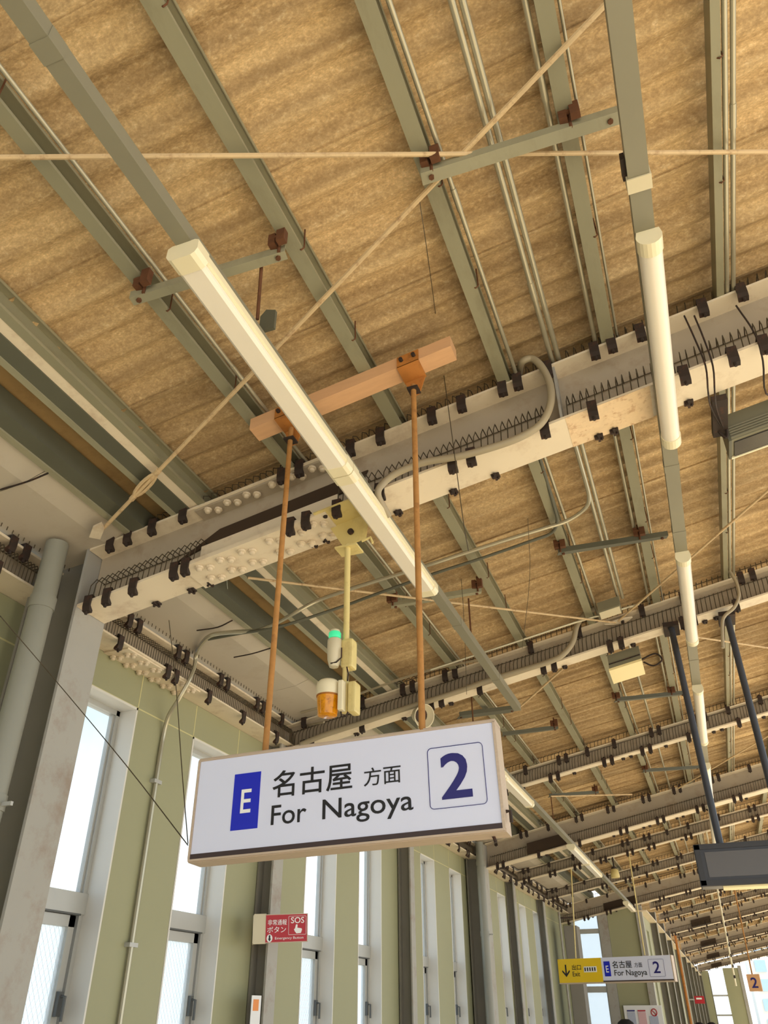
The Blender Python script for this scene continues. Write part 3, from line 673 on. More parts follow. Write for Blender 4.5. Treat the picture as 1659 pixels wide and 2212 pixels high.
# ---- cross struts that carry the raceways
def strut(a, b, lab, w=.035, m='purlin', clamps=()):
    a, b = Vector(a), Vector(b); d = (b - a).normalized()
    s = tag(MB().prism([(-w / 2, 0), (w / 2, 0), (w / 2, .004), (-w / 2 + .004, .004), (-w / 2 + .004, .032), (-w / 2, .032)], a, b, (d.y * -1, d.x, 0), (0, 0, 1)).build('cross_strut', m), lab, 'strut')
    for t in (.05, .95):
        p = a.lerp(b, t); MB().tube([p + Vector((0, 0, -.008)), p + Vector((0, 0, .006))], .009, 6).build('bolt', 'rustclamp', s)
    for t in clamps:
        p = a.lerp(b, t)
        MB().box(p.x - .03, p.x - .005, p.y - .045, p.y - .015, p.z + .02, p.z + .07).box(p.x + .005, p.x + .035, p.y - .055, p.y - .03, p.z + .015, p.z + .075).tube([(p.x, p.y - .02, p.z), (p.x, p.y - .02, p.z + .1)], .006, 6).tube([(p.x + .03, p.y - .04, p.z + .05), (p.x - .03, p.y - .04, p.z + .05)], .008, 6).build('rusty_clamp', 'rustclamp', s)
    return s
strut(atr(284, 652, 3.900), atr(618, 551, 3.900), 'grey angle strut over the head of the near striplight', clamps=(.1, .97))
strut(atr(911, 388, 3.900), atr(1340, 254, 3.900), 'grey angle strut reaching to the right-hand raceway, nearest bay', w=.045, clamps=(.06, .76))
strut(atr(845, 1312, 3.905), atr(1040, 1280, 3.905), 'grey angle strut just beyond the end of the near striplights', clamps=(.03, .97))
strut(atr(1205, 1197, 3.905), atr(1442, 1160, 3.905), 'dark strut to the right-hand raceway in the second bay', m='purlin_dark', clamps=(.03, .75))
strut(atr(990, 1550, 3.90), atr(1112, 1535, 3.90), 'broad dark strut right above the big sign', w=.09, m='purlin_dark')
strut(atr(1085, 1590, 3.905), atr(1205, 1575, 3.905), 'dark strut right of the big sign in the third bay', m='purlin_dark', clamps=(.95,))
strut(atr(1328, 1516, 3.905), atr(1482, 1500, 3.905), 'dark strut to the right-hand raceway in the third bay', m='purlin_dark', clamps=(.03, .8))
strut(atr(1185, 1722, 3.905), atr(1292, 1714, 3.905), 'dark strut in the fourth bay on the wall side', m='purlin_dark', clamps=(.95,))
strut(atr(1388, 1668, 3.905), atr(1512, 1660, 3.905), 'dark strut to the right-hand raceway in the fourth bay', m='purlin_dark', clamps=(.05,))
# drop rods
def drop(p, z1, lab, r=.006, m='rustclamp'): tag(MB().tube([p, (p[0], p[1], z1)], r, 6).build('hanger_rod', m), lab, 'hanger')
p = atr(565, 572, 3.93); hr = tag(MB().tube([p, aty(556, 690, p.y + .04)], .006, 6).build('hanger_rod', 'rustclamp'), 'rusty hanger rod dropping beside the near striplight', 'hanger')
q = aty(556, 690, p.y + .04); MB().prism([(-.02, -.02), (.035, -.02), (.035, .06), (.0, .075), (-.02, .05)], (q.x + .03, q.y, q.z - .04), (q.x + .03, q.y + .012, q.z - .04), (1, 0, 0), (0, 0, 1)).build('hanger_plate', 'purlin_dark', hr)
drop(atr(1012, 1293, 3.93), 3.45, 'short rusty hanger rod below the strut past the near striplights')
drop(atr(1018, 1500, 3.93), 3.34, 'short rusty hanger rod above the broad dark strut')
drop(atr(1190, 1722, 3.905), 3.36, 'short hanger rod by the fourth bay strut, wall side')

# ---- diagonal brace rods
def brace(a, b, lab, r=.009, turn=None):
    a, b = Vector(a), Vector(b); br = tag(MB().tube([a, b], r, 8).build('brace_rod', 'brace', smooth=True), lab, 'brace rod')
    if turn:
        d = (b - a).normalized(); s = d.cross(Vector((0, 0, 1))).normalized(); c = a.lerp(b, turn); L = .085
        ring = [c + d * (L * math.cos(t)) + s * (.019 * math.sin(t)) for t in [2 * math.pi * k / 16 for k in range(16)]]
        MB().tube(ring, .008, 6, closed=True).tube([c - d * L, c - d * (L + .03)], .013, 8).tube([c + d * L, c + d * (L + .03)], .013, 8).build('turnbuckle', 'brace', br)
    return br
b1 = brace(atr(222, 1143, 3.925), atr(1480, -170, 3.945), 'long diagonal brace rod with a turnbuckle, rising from the nearest column', turn=.12)
a = atr(222, 1143, 3.905)
MB().prism([(-.055, -.02), (.02, -.025), (.06, .0), (.02, .025), (-.055, .03)], (a.x - .03, a.y + .0, a.z - .006), (a.x - .03, a.y, a.z + .006), (.8, -.6, .15), (.6, .8, .1)).build('gusset', 'cream', b1)
brace(atr(-150, 341, 3.925), atr(1800, 327, 3.93), 'brace rod running straight across the nearest bay', r=.008)
brace(atr(535, 1248, 3.90), atr(1330, 1345, 3.91), 'thin pale brace rod crossing the second bay', r=.007)
brace(atr(1335, 1342, 3.91), atr(1700, 1024, 3.92), 'thin brace rod rising right from the second beam', r=.007)
brace(atr(1118, 1532, 3.90), atr(1232, 1430, 3.91), 'short thin brace rod right of the big sign', r=.008)
brace(atr(1490, 1374, 3.91), atr(1690, 1404, 3.92), 'thin brace rod beyond the second beam at far right', r=.007)
brace(atr(1190, 1720, 3.90), atr(1365, 1716, 3.91), 'thin brace rod ending on the fourth beam', r=.008)
brace(atr(1465, 1703, 3.91), atr(1690, 1572, 3.92), 'thin brace rod rising right from the fourth beam', r=.008)
gp = thing('gusset_plate', atr(1335, 1343, 3.92), 'cream gusset plate on the second beam where two brace rods meet', 'plate')
c = atr(1335, 1343, 3.915)
MB().prism([(-.09, -.03), (.02, -.035), (.10, .0), (.05, .05), (-.03, .02)], (c.x, c.y, c.z - .005), (c.x, c.y, c.z + .005), (1, 0, SL), (0, 1, 0)).build('plate', 'cream', gp)
MB().tube([(c.x + .03, c.y, c.z - .015), (c.x + .03, c.y, c.z + .015)], .012, 6).build('bolt', 'clamp', gp)

# ================================================================== big platform sign
SO = Vector((-.974, 2.2, 2.1597))
def rot_e(yaw, roll, pitch): return (Matrix.Rotation(yaw, 3, 'Z') @ Matrix.Rotation(pitch, 3, 'X') @ Matrix.Rotation(roll, 3, 'Y')).to_euler()
sg = thing('platform_sign', SO, 'large white hanging sign reading For Nagoya with a navy 2', 'sign', rot=rot_e(.0301, -.0278, -.0277), local=True)
hw, hh = .4835, .1483
MB().bevbox(-hw + .002, hw - .002, 0, .07, -hh + .001, hh, .002).build('sign_face', 'sign', sg)
fr = MB(); t = .012
fr.box(-hw - .006, hw + .006, .004, .078, hh - .002, hh + .010).box(-hw - .006, hw + .006, .004, .078, -hh - .008, -hh + .001).box(-hw - .006, -hw + .002, .004, .078, -hh, hh).box(hw - .002, hw + .006, .004, .078, -hh, hh)
fr.box(-hw - .004, hw + .004, -.004, .006, hh - .002, hh + .004).box(-hw - .004, hw + .004, -.004, .006, -hh - .006, -hh).box(-hw - .005, -hw + .002, -.004, .006, -hh, hh).box(hw - .002, hw + .006, -.004, .006, -hh, hh)
fr.build('sign_frame', 'frame', sg)
MB().box(-hw + .002, hw - .002, -.0015, .001, -hh + .0005, -hh + .0145).build('bottom_stripe', 'stripe', sg)
MB().box(-.3523, -.2610, -.001, .001, -.078, .0909).build('blue_block', 'blue', sg)
text_fit(sg, 'E', 'white', -.3235, -.2885, -.030, .041, -.0012, bold=.012)
text_fit(sg, '名古屋', 'ink', -.2176, .0440, .0045, .0845, -.0006, bold=.010)
text_fit(sg, '方面', 'ink', .0810, .1966, .0060, .0590, -.0006, bold=.004)
text_fit(sg, 'For', 'ink', -.2170, -.1020, -.0750, -.0178, -.0006, bold=.006)
text_fit(sg, 'Nagoya', 'ink', -.0500, .2310, -.0925, -.0178, -.0006, bold=.006)
text_fit(sg, '2', 'navy', .3165, .4065, -.0565, .0720, -.0006, bold=.022)
def rrect(x0, x1, z0, z1, r, w, y=-.0012):
    pts = []
    for cx, cz, a0 in ((x1 - r, z1 - r, 0), (x0 + r, z1 - r, 90), (x0 + r, z0 + r, 180), (x1 - r, z0 + r, 270)):
        for k in range(5): a = math.radians(a0 + 90 * k / 4); pts.append((cx + r * math.cos(a), y, cz + r * math.sin(a)))
    return MB().tube(pts, w, 4, closed=True)
rrect(.2808, .446, -.0795, .0930, .012, .0011).build('number_border', 'navy', sg)
MB().tube([(-hw - .004, .03, -hh + .04), (-hw - .014, .03, -hh + .03), (-hw - .010, .03, -hh + .018)], .005, 6).build('side_eyelet', 'clamp', sg)
MB().tube([(hw + .006, .03, -hh + .05), (hw + .018, .03, -hh + .05), (hw + .018, .03, -hh + .02)], .005, 6).build('side_eyelet', 'clamp', sg)
MB().tube([(hw - .04, .05, -hh - .006), (hw - .035, .05, -hh - .024)], .005, 6).build('underside_eyelet', 'clamp', sg)
# rods hang from the plank and hold the sign: kept straight in the world
gi = sg.matrix_basis if False else Matrix.LocRotScale(sg.location, sg.rotation_euler, (1, 1, 1)).inverted()
def sgw(mb, name, m, **k):
    mb.v = [tuple(gi @ Vector(v)) for v in mb.v]; return mb.build(name, m, sg, **k)
for (px, py), (qx, qy) in (((629, 925), (573, 1624)), ((893, 832), (912, 1575))):
    A = aty(px, py, 2.225); B = aty(qx, qy, 2.225); B.z -= .01
    A2 = A + Vector((0, 0, .0))
    sgw(MB().tube([A2, B], .0105, 12), 'hanger_rod', 'rust', smooth=True)
    zp = zb(A.x) - .062
    sl = lambda P, y0, y1: MB().prism(P, (A.x, y0, zp), (A.x, y1, zp), (1, 0, SL), (0, 0, 1))
    sgw(sl([(-.045, -.004), (.045, -.004), (.045, .052), (-.045, .052)], 2.158, 2.163), 'bracket_face', 'bracket_rust')
    sgw(sl([(-.045, -.006), (.045, -.006), (.045, -.001), (-.045, -.001)], 2.158, 2.262), 'bracket_base', 'bracket_rust')
    sgw(sl([(-.043, -.004), (.043, -.004), (.016, -.088), (-.016, -.088)], 2.252, 2.258), 'bracket_tongue', 'bracket_rust')
    sgw(MB().box(A.x - .022, A.x + .022, 2.205, 2.252, zp - .088, zp - .080), 'bracket_foot', 'clamp')
    for dx in (-.026, .026): sgw(MB().tube([(A.x + dx, 2.145, zp + .026 + SL * dx), (A.x + dx, 2.158, zp + .026 + SL * dx)], .009, 6), 'bracket_bolt', 'clamp')
pk = tag(MB().prism([(0, 0), (.085, 0), (.085, .055), (0, .055)], (-1.405, 2.165, zb(-1.405) - .058), (-.53, 2.165, zb(-.53) - .058), (0, 1, 0), (0, 0, 1)).build('timber_plank', 'timber'), 'pinkish timber plank under the purlins from which the sign hangs', 'plank')

# ================================================================== warning lamp pole
wl = thing('warning_light_pole', (-1.15, 2.62, 3.3), 'pale yellow pole with a green lamp and an amber beacon', 'warning light')
bz = lambda x: ZB - .31 + SL * x
MB().prism([(-.10, 0), (.09, 0), (.09, -.006), (-.10, -.006)], (-1.17, 2.52, bz(-1.17) - .001), (-1.17, 2.66, bz(-1.17) - .001), (1, 0, SL), (0, 0, 1)).prism([(-.10, 0), (.09, 0), (.075, -.13), (-.03, -.13)], (-1.155, 2.655, bz(-1.155)), (-1.155, 2.661, bz(-1.155)), (1, 0, SL), (0, 0, 1)).build('mounting_plate', 'yellow', wl)
MB().box(-1.20, -1.10, 2.60, 2.68, 3.262, 3.270).tube([(-1.10, 2.66, 3.31), (-1.06, 2.66, 3.32), (-1.05, 2.66, 3.29)], .006, 6).build('foot_plate', 'yellow', wl)
MB().tube([(-1.147, 2.65, 3.36), (-1.147, 2.64, 3.36)], .014, 12).tube([(-1.23, 2.56, bz(-1.23) - .018), (-1.23, 2.56, bz(-1.23))], .010, 8).build('plate_bolt', 'clamp', wl)
MB().tube([(-1.148, 2.62, 3.28), (-1.142, 2.62, 2.55)], .0125, 12).build('pole', 'yellow', wl, smooth=True)
gl_ = MB().lathe([(.006, -.075), (.018, -.07), (.026, -.04), (.028, .0), (.028, .04), (.024, .045)], (-1.185, 2.6, 2.80), 16).build('green_lamp_body', 'beige', wl, smooth=True)
MB().lathe([(.0235, .0), (.0245, .004), (.0245, .022), (.022, .026)], (-1.185, 2.6, 2.848), 16).build('green_lens', 'green_lens', gl_, smooth=True)
MB().lathe([(.022, .0), (.02, .008), (.01, .012), (.001, .013)], (-1.185, 2.6, 2.874), 16).build('lens_cap', 'beige', gl_, smooth=True)
MB().bevbox(-1.16, -1.112, 2.605, 2.66, 2.725, 2.845, .01).build('lamp_clamp', 'yellow', wl)
MB().tube([(-1.15, 2.59, 2.80), (-1.150, 2.59, 2.76), (-1.168, 2.585, 2.742), (-1.19, 2.58, 2.738)], .003, 6).build('lamp_cable', 'clamp', wl)
bc = MB().lathe([(.044, -.034), (.045, -.02), (.046, .0), (.044, .014), (.034, .024), (.01, .027), (.001, .027)], (-1.205, 2.6, 2.652), 24).build('beacon_cap', 'lamp_body', wl, smooth=True)
MB().lathe([(.034, -.080), (.037, -.078), (.040, -.04), (.043, -.0)], (-1.205, 2.6, 2.62), 24).build('amber_lens', 'amber', bc, smooth=True)
MB().lathe([(.0445, .0), (.0445, .006)], (-1.205, 2.6, 2.612), 24).build('lens_ring', 'bracket_rust', bc, smooth=True)
MB().bevbox(-1.155, -1.135, 2.575, 2.61, 2.55, 2.665, .004).build('beacon_bracket', 'lamp_body', wl)
MB().bevbox(-1.125, -1.095, 2.60, 2.66, 2.545, 2.665, .008).build('beacon_box', 'yellow', wl)
MB().tube([(-1.135, 2.61, 2.73), (-1.128, 2.61, 2.70), (-1.130, 2.61, 2.67)], .003, 6).tube([(-1.15, 2.6, 2.55), (-1.147, 2.6, 2.53), (-1.13, 2.6, 2.53), (-1.125, 2.61, 2.55)], .003, 6).build('beacon_cable', 'clamp', wl)

# ================================================================== loudspeaker on the second beam
sp = thing('loudspeaker', (-1.66, 5.2, 3.38), 'small cream horn loudspeaker behind the right rusty rod', 'loudspeaker')
q = aty(912, 1546, 5.12)
def axis_lathe(prof, c, ax, n=20):
    ax = Vector(ax).normalized(); rot = Vector((0, 0, 1)).rotation_difference(ax); mb = MB().lathe(prof, (0, 0, 0), n)
    mb.v = [tuple(Vector(c) + rot @ Vector(v)) for v in mb.v]; return mb
axis_lathe([(.03, -.08), (.05, -.06), (.06, -.02), (.078, .02), (.084, .03), (.078, .031), (.055, -.01), (.02, -.03)], q, (.75, -.55, -.35)).build('horn', 'beige', sp, smooth=True)
axis_lathe([(.05, -.012), (.02, -.02), (.001, -.02)], q, (.75, -.55, -.35)).build('speaker_grille', 'clamp', sp, smooth=True)
MB().tube([(q.x - .04, 5.16, q.z - .07), (q.x - .06, 5.2, q.z + .02), (q.x, 5.22, q.z + .08)], .008, 6).build('bracket', 'beige', sp)

# ================================================================== emergency floodlight, ribbed box, displays
fd = thing('emergency_light', (-.23, 5.4, 3.6), 'boxy pale emergency light hanging beyond the second beam', 'light')
X0, X1 = -.345, -.125
pr = lambda P, y0, y1, dz=0: MB().prism(P, (0, y0, ZB - .285 + dz), (0, y1, ZB - .285 + dz), (1, 0, SL), (0, 0, 1))
pr([(X0, 0), (X1, 0), (X1, .10), (X0, .10)], 5.36, 5.62).build('housing', 'housing', fd)
pr([(X0 - .004, -.014), (X1 + .004, -.014), (X1 + .004, .002), (X0 - .004, .002)], 5.355, 5.625).build('cover', 'flood', fd)
pr([(X0 + .002, .03), (X1 - .002, .03), (X1 - .002, .036), (X0 + .002, .036)], 5.352, 5.36).build('trim_line', 'clamp', fd)
MB().tube(spline([aty(1385, 1425, 5.45), aty(1415, 1412, 5.45), aty(1430, 1425, 5.45), aty(1412, 1438, 5.45), aty(1390, 1430, 5.45)], 5), .006, 6).build('cable_loop', 'clamp', fd)
bxx = thing('ribbed_display_housing', (1, 3, 3.7), 'ribbed olive-grey housing under the nearest beam at the right edge', 'display')
hp = lambda P, y0, y1: MB().prism(P, (0, y0, 3.557), (0, y1, 3.557), (1, 0, SL), (0, 0, 1))
hp([(.462, 0), (2.2, 0), (2.2, .135), (.462, .135)], 2.97, 3.10).build('housing', 'housing', bxx)
for k in range(5): hp([(.464, .008 + k * .013), (2.2, .008 + k * .013), (2.2, .014 + k * .013), (.464, .014 + k * .013)], 2.963, 2.972).build('rib', 'channel', bxx)
hp([(.475, -.006), (2.19, -.006), (2.19, .001), (.475, .001)], 2.985, 3.09).build('dark_panel', 'screen_dark', bxx)
hp([(.462, -.010), (2.2, -.010), (2.2, .002), (.462, .002)], 3.092, 3.10).build('front_lip', 'lamp_body', bxx)
hp([(.452, -.004), (.464, -.004), (.464, .14), (.452, .14)], 2.965, 3.103).build('end_plate', 'purlin_dark', bxx)
for dx in (0, .035):
    MB().tube(spline([aty(1478 + dx * 620, 682, 2.53), aty(1500 + dx * 560, 730, 2.53), aty(1524 + dx * 450, 790, 2.53), aty(1530 + dx * 400, 850, 2.53), aty(1538 + dx * 300, 885, 2.75), (.45, 2.98, 3.70)], 4), .0035, 6).build('power_cable', 'clamp', bxx)
MB().tube(spline([aty(1590, 660, 2.53), aty(1630, 720, 2.53), aty(1648, 780, 2.53), aty(1655, 850, 2.6), (.72, 3.0, 3.83)], 4), .0035, 6).build('power_cable', 'clamp', bxx)
MB().tube(spline([aty(1540, 880, 2.95), aty(1548, 900, 2.95), aty(1552, 930, 2.95), aty(1570, 945, 2.95), aty(1566, 915, 2.95), aty(1550, 890, 2.95)], 5), .006, 6).build('cable_loop', 'clamp', bxx)
MB().box(.40, .46, 2.74, 2.99, 3.69, 3.72).build('hanger_bracket', 'clamp', bxx)
MB().box(.70, .74, 2.74, 3.0, 3.80, 3.83).build('hanger_bracket', 'clamp', bxx)

dp = thing('departure_display', (.5, 5.15, 2.3), 'blank dark departure display hung on two slate-blue poles at lower right', 'display')
MB().bevbox(-.035, 1.45, 5.1, 5.24, 2.195, 2.415, .006).build('housing', 'pole', dp)
for args in ((-.03, 1.44, 5.092, 5.101, 2.385, 2.412), (-.03, 1.44, 5.092, 5.101, 2.198, 2.225), (-.03, -.002, 5.092, 5.101, 2.2, 2.41)): MB().box(*args).build('bezel', 'black', dp)
MB().box(.02, 1.42, 5.095, 5.1, 2.24, 2.37).build('screen', 'screen', dp)
MB().box(.08, 1.44, 5.11, 5.235, 2.186, 2.195).build('underside_trim', 'flood', dp)
for (px, py), (qx, qy) in (((1450, 1357), (1556, 1820)), ((1571, 1334), (1700, 1840))):
    a = aty(px, py, 5.16); b = aty(qx, qy, 5.16); b = Vector((a.x + (b.x - a.x) * .6, 5.16, 2.41))
    MB().tube([a, b], .0205, 14).build('hanging_pole', 'pole', dp, smooth=True); MB().box(a.x - .05, a.x + .05, 5.12, 5.30, a.z + .0, a.z + .03).build('pole_clamp', 'clamp', dp)

# ================================================================== emergency sign on the post
es = thing('emergency_sign', (-2.5464, 5.0, 2.0669), 'small red emergency button sign with SOS and a hand on the wall post', 'sign', rot=rot_e(.5153, -.0391, 0), local=True)
w2, h2 = .1315, .0792
MB().box(-w2, w2, 0, .012, -h2, h2).build('sign_plate', 'red', es)
MB().box(-w2 - .002, w2 + .002, -.001, .013, h2 - .003, h2 + .001).box(-w2 - .002, w2 + .002, -.001, .013, -h2 - .001, -h2 + .003).box(w2 - .003, w2 + .002, -.001, .013, -h2, h2).build('sign_edge', 'frame', es)
text_fit(es, '非常通報', 'white', -.119, -.0, .018, .050, -.0006, bold=.004)
text_fit(es, 'ボタン', 'white', -.122, -.004, -.024, .010, -.0006, bold=.004)
text_fit(es, 'SOS', 'white', .026, .110, .026, .060, -.0006, bold=.012)
text_fit(es, 'Emergency Button', 'white', -.072, .106, -.066, -.048, -.0006)
rrect(.012, .122, -.038, .066, .004, .0012).build('pictogram_border', 'white', es)
MB().prism([(.052, -.004), (.058, .018), (.066, .020), (.069, .014), (.067, .0), (.094, -.004), (.097, -.012), (.090, -.030), (.062, -.032), (.050, -.018), (.046, -.008)], (0, -.0014, 0), (0, .001, 0), (1, 0, 0), (0, 0, 1)).build('hand_pictogram', 'white', es)
MB().prism([(.018 * math.cos(a), .022 * math.sin(a)) for a in [2 * math.pi * k / 20 for k in range(20)]], (-.106, -.0010, -.054), (-.106, .001, -.054), (1, 0, 0), (0, 0, 1)).build('arrow_disc', 'white', es)
MB().prism([(-.005, .017), (.005, .017), (.005, -.002), (.010, -.002), (0, -.018), (-.010, -.002), (-.005, -.002)], (-.106, -.0016, -.054), (-.106, .001, -.054), (1, 0, 0), (0, 0, 1)).build('down_arrow', 'ink', es)
pl = MB().box(-w2 - .075, -w2 + .002, .002, .016, -h2 - .004, h2 + .006).build('fixing_plate', 'beige', es)
for xx, zz in ((-.19, .066), (-.147, .07), (-.19, -.07), (-.147, -.072)): MB().tube([(xx, -.002, zz), (xx, .004, zz)], .005, 8).build('screw', 'clamp', pl)
MB().box(-w2 - .08, -w2 - .074, .002, .12, -h2, h2).build('side_bracket', 'beige', es)
stk = thing('poster', (-2.72, 5.2, 1.6), 'small coloured notice taped low on the post under the emergency sign', 'notice')
a = atx(545, 2150, -2.73); b = atx(567, 2212, -2.73)
MB().box(-2.734, -2.731, a.y + .0, a.y + .12, 1.42, a.z).build('sheet', 'paper', stk)
MB().box(-2.731, -2.730, a.y + .02, a.y + .09, a.z - .08, a.z - .02).build('print', 'orange', stk)

# ================================================================== far combined sign
fs = thing('exit_sign', (-1.4640, 12.95, 2.1289), 'distant hanging sign, yellow exit half and white For Nagoya 2 half', 'sign', rot=rot_e(-.2637, .0015, -.0231), local=True)
w3, h3 = .7046, .1255; fs.scale = (1.1773,) * 3; xm = -w3 + 2 * w3 * .402
MB().box(-w3, xm, 0, .08, -h3, h3).build('yellow_half', 'signyellow', fs)
MB().box(xm, w3, 0, .08, -h3, h3).build('white_half', 'sign', fs)
MB().box(xm, w3, -.003, .002, -h3, -h3 + .012).build('bottom_stripe', 'stripe', fs)
MB().box(w3, w3 + .012, 0, .085, -h3, h3).box(-w3 - .004, w3 + .012, 0, .085, -h3 - .012, -h3).build('sign_frame', 'frame', fs)
MB().prism([(-.009, .065), (.009, .065), (.009, -.03), (.045, .008), (.052, -.008), (0, -.066), (-.052, -.008), (-.045, .008), (-.009, -.03)], (-w3 + .10, -.002, 0), (-w3 + .10, .001, 0), (1, 0, 0), (0, 0, 1)).build('down_arrow', 'ink', fs)
text_fit(fs, '出口', 'ink', -w3 + .185, -w3 + .30, .004, .062, -.002, bold=.006)
text_fit(fs, 'Exit', 'ink', -w3 + .185, -w3 + .28, -.062, -.010, -.002)
MB().box(-w3 + .335, -w3 + .50, -.002, .001, -.022, .038).build('icon_strip', 'white', fs)
for k in range(5): MB().box(-w3 + .345 + k * .031, -w3 + .361 + k * .031, -.004, -.001, -.010, .028).build('icon', 'ink', fs)
MB().box(xm + .028, xm + .105, -.002, .001, -.070, .085).build('blue_block', 'blue', fs)
text_fit(fs, 'E', 'white', xm + .050, xm + .085, -.03, .04, -.003, bold=.012)
text_fit(fs, '名古屋', 'ink', xm + .135, xm + .375, .010, .085, -.002, bold=.008)
text_fit(fs, '方面', 'ink', xm + .405, xm + .50, .012, .062, -.002)
text_fit(fs, 'For Nagoya', 'ink', xm + .150, xm + .545, -.085, -.008, -.002, bold=.004)
text_fit(fs, '2', 'navy', xm + .625, xm + .705, -.052, .066, -.002, bold=.016)
rrect(xm + .575, xm + .755, -.085, .088, .008, .0015).build('number_border', 'navy', fs)
gi = Matrix.LocRotScale(fs.location, fs.rotation_euler, fs.scale).inverted()
for (px, py), (qx, qy) in (((1233, 1872), (1244, 2070)), ((1362, 1868), (1393, 2063))):
    A = aty(px, py, 12.99); B = aty(qx, qy, 12.99); A.z = zb(A.x) - .157; mb = MB().tube([A, B], .009, 8); mb.v = [tuple(gi @ Vector(v)) for v in mb.v]; mb.build('hanger_rod', 'yellow', fs)
# number sign further on
ns = thing('number_sign', aty(1629, 2122, 15.36), 'small square hanging sign with a 2 at the far right', 'sign', rot=(0, 0, -.2), local=True)
MB().box(-.095, .095, 0, .05, -.12, .11).build('sign_face', 'timber', ns)
text_fit(ns, '2', 'navy', -.045, .05, -.075, .065, -.002, bold=.02)
gi = Matrix.LocRotScale(ns.location, ns.rotation_euler, (1, 1, 1)).inverted()
A = aty(1590, 1925, 15.38); B = aty(1625, 2106, 15.38); mb = MB().tube([(A.x - .01, A.y, zb(A.x) - .157), B], .011, 8); mb.v = [tuple(gi @ Vector(v)) for v in mb.v]; mb.build('hanger_rod', 'rust', ns)
A = aty(1556, 1930, 12.95); B = aty(1590, 2130, 12.95)
cr = tag(MB().tube([(A.x - .01, 12.95, zb(A.x) - .157), B], .012, 8).build('striped_rod', 'lamp_body'), 'thin white rod with dark bands hanging below the dark display', 'rod')
for k in range(9):
    c = A.lerp(B, k / 9); d = (B - A).normalized(); MB().tube([c, c + d * .035], .014, 8).build('dark_band', 'clamp', cr)

# ================================================================== cross wall and second wall
cw = thing('wall_back', (-2, 17.65, 0), None, None, kind='structure')
YC = 17.72
for x0, x1, z0, z1 in ((-2.86, -2.70, 0, 3.2), (-2.70, -2.15, 0, .9), (-1.98, -1.40, 0, 1.2), (-1.98, -1.40, 1.2, 2.3), (-1.98, -1.40, 2.3, 3.4)):
    MB().box(x0 + .003, x1 - .003, YC, YC + .12, z0 + .003, z1 - .003).build('wall_panel', 'wall', cw)
MB().box(-2.16, -1.98, YC - .03, YC + .12, 0, 3.35).build('jamb', 'column', cw); MB().box(-1.42, -1.30, YC - .05, YC + .12, 0, 3.4).build('corner_trim', 'column', cw)
wn = thing('window_%d' % (len(wins) + 1), (-2.42, YC, .9), None, None, kind='structure')
MB().box(-2.70, -2.66, YC, YC + .05, .9, 3.3).box(-2.18, -2.15, YC, YC + .05, .9, 3.3).box(-2.70, -2.15, YC - .01, YC + .05, 2.94, 3.02).box(-2.70, -2.15, YC - .01, YC + .05, 1.95, 2.05).build('frame', 'alu', wn)
for z0, z1 in ((3.02, 3.30), (2.05, 2.94), (.9, 1.95)): MB().box(-2.66, -2.18, YC + .02, YC + .026, z0, z1).build('pane', 'frost', wn)
a = aty(1218, 1990, 16.4); b = aty(1240, 1990, 16.4)
dc = thing('grey_cabinet', (-2.72, 16.4, 0), 'tall grey steel cabinet in the corner by the cross wall', 'cabinet')
MB().bevbox(a.x - .02, b.x + .03, 16.4, 16.8, 0, 2.98, .006).build('body', 'duct', dc)
MB().tube([(a.x - .06, 16.3, 0), (a.x - .06, 16.3, 3.2)], .02, 10).build('side_pipe', 'column', dc)
MB().tube([(a.x - .06, 16.3, 3.1), (b.x + .02, 16.5, 3.12)], .015, 8).build('cross_tube', 'clamp', dc)
# second wall further right
w2_ = thing('wall_right', (-1.32, 30, 0), None, None, kind='structure')
yy = 17.84; nwin = len(wins) + 2; k = 0
edges = [20.2, 22.9, 25.3, 29.2, 33.2, 37, 41, 45, 50]
for e1 in edges:
    L_ = e1 - yy; segs = [(yy, yy + L_ * .38), (yy + L_ * .58, e1)]
    for s0, s1 in segs: MB().box(-1.46, -1.34, s0 + .01, s1 - .01, 0, 3.28).build('wall_panel', 'wall', w2_)
    MB().box(-1.46, -1.34, yy + L_ * .38, yy + L_ * .58, 0, .9).build('wall_panel', 'wall', w2_); MB().box(-1.46, -1.34, yy + L_ * .38, yy + L_ * .58, 3.05, 3.28).build('wall_panel', 'wall', w2_)
    w = thing('window_%d' % nwin, (-1.4, yy + L_ * .48, .9), None, None, kind='structure'); nwin += 1
    MB().box(-1.42, -1.415, yy + L_ * .38 + .03, yy + L_ * .58 - .03, .9, 3.05).build('pane', 'frost', w)
    MB().box(-1.43, -1.39, yy + L_ * .38, yy + L_ * .38 + .03, .9, 3.05).box(-1.43, -1.39, yy + L_ * .58 - .03, yy + L_ * .58, .9, 3.05).box(-1.43, -1.39, yy + L_ * .38, yy + L_ * .58, 2.0, 2.1).build('frame', 'alu', w)
    hcol('steel_post', -1.20, e1 - .1, .16, .14, 3.5, 'tan steel post of the far wall, ' + ORD[k] + ' beyond the cross wall', 'column'); k += 1
    yy = e1
MB().box(-1.46, -1.2, 17.6, 50, 3.28, 3.30).build('lintel_plate', 'cream', w2_)
vpipe(-1.14, 26.5, .035, 0, 3.5, 'rust-orange vertical pipe on the far wall', m='bracket_rust', name='rusty_pipe')
es2 = thing('emergency_sign', (-1.1, 33, 1.9), 'tiny red emergency sign on the far wall near the frame bottom', 'sign')
c = aty(1511, 2159, 33); MB().box(c.x - .16, c.x + .16, 33, 33.02, c.z - .12, c.z + .10).build('sign_plate', 'red', es2)
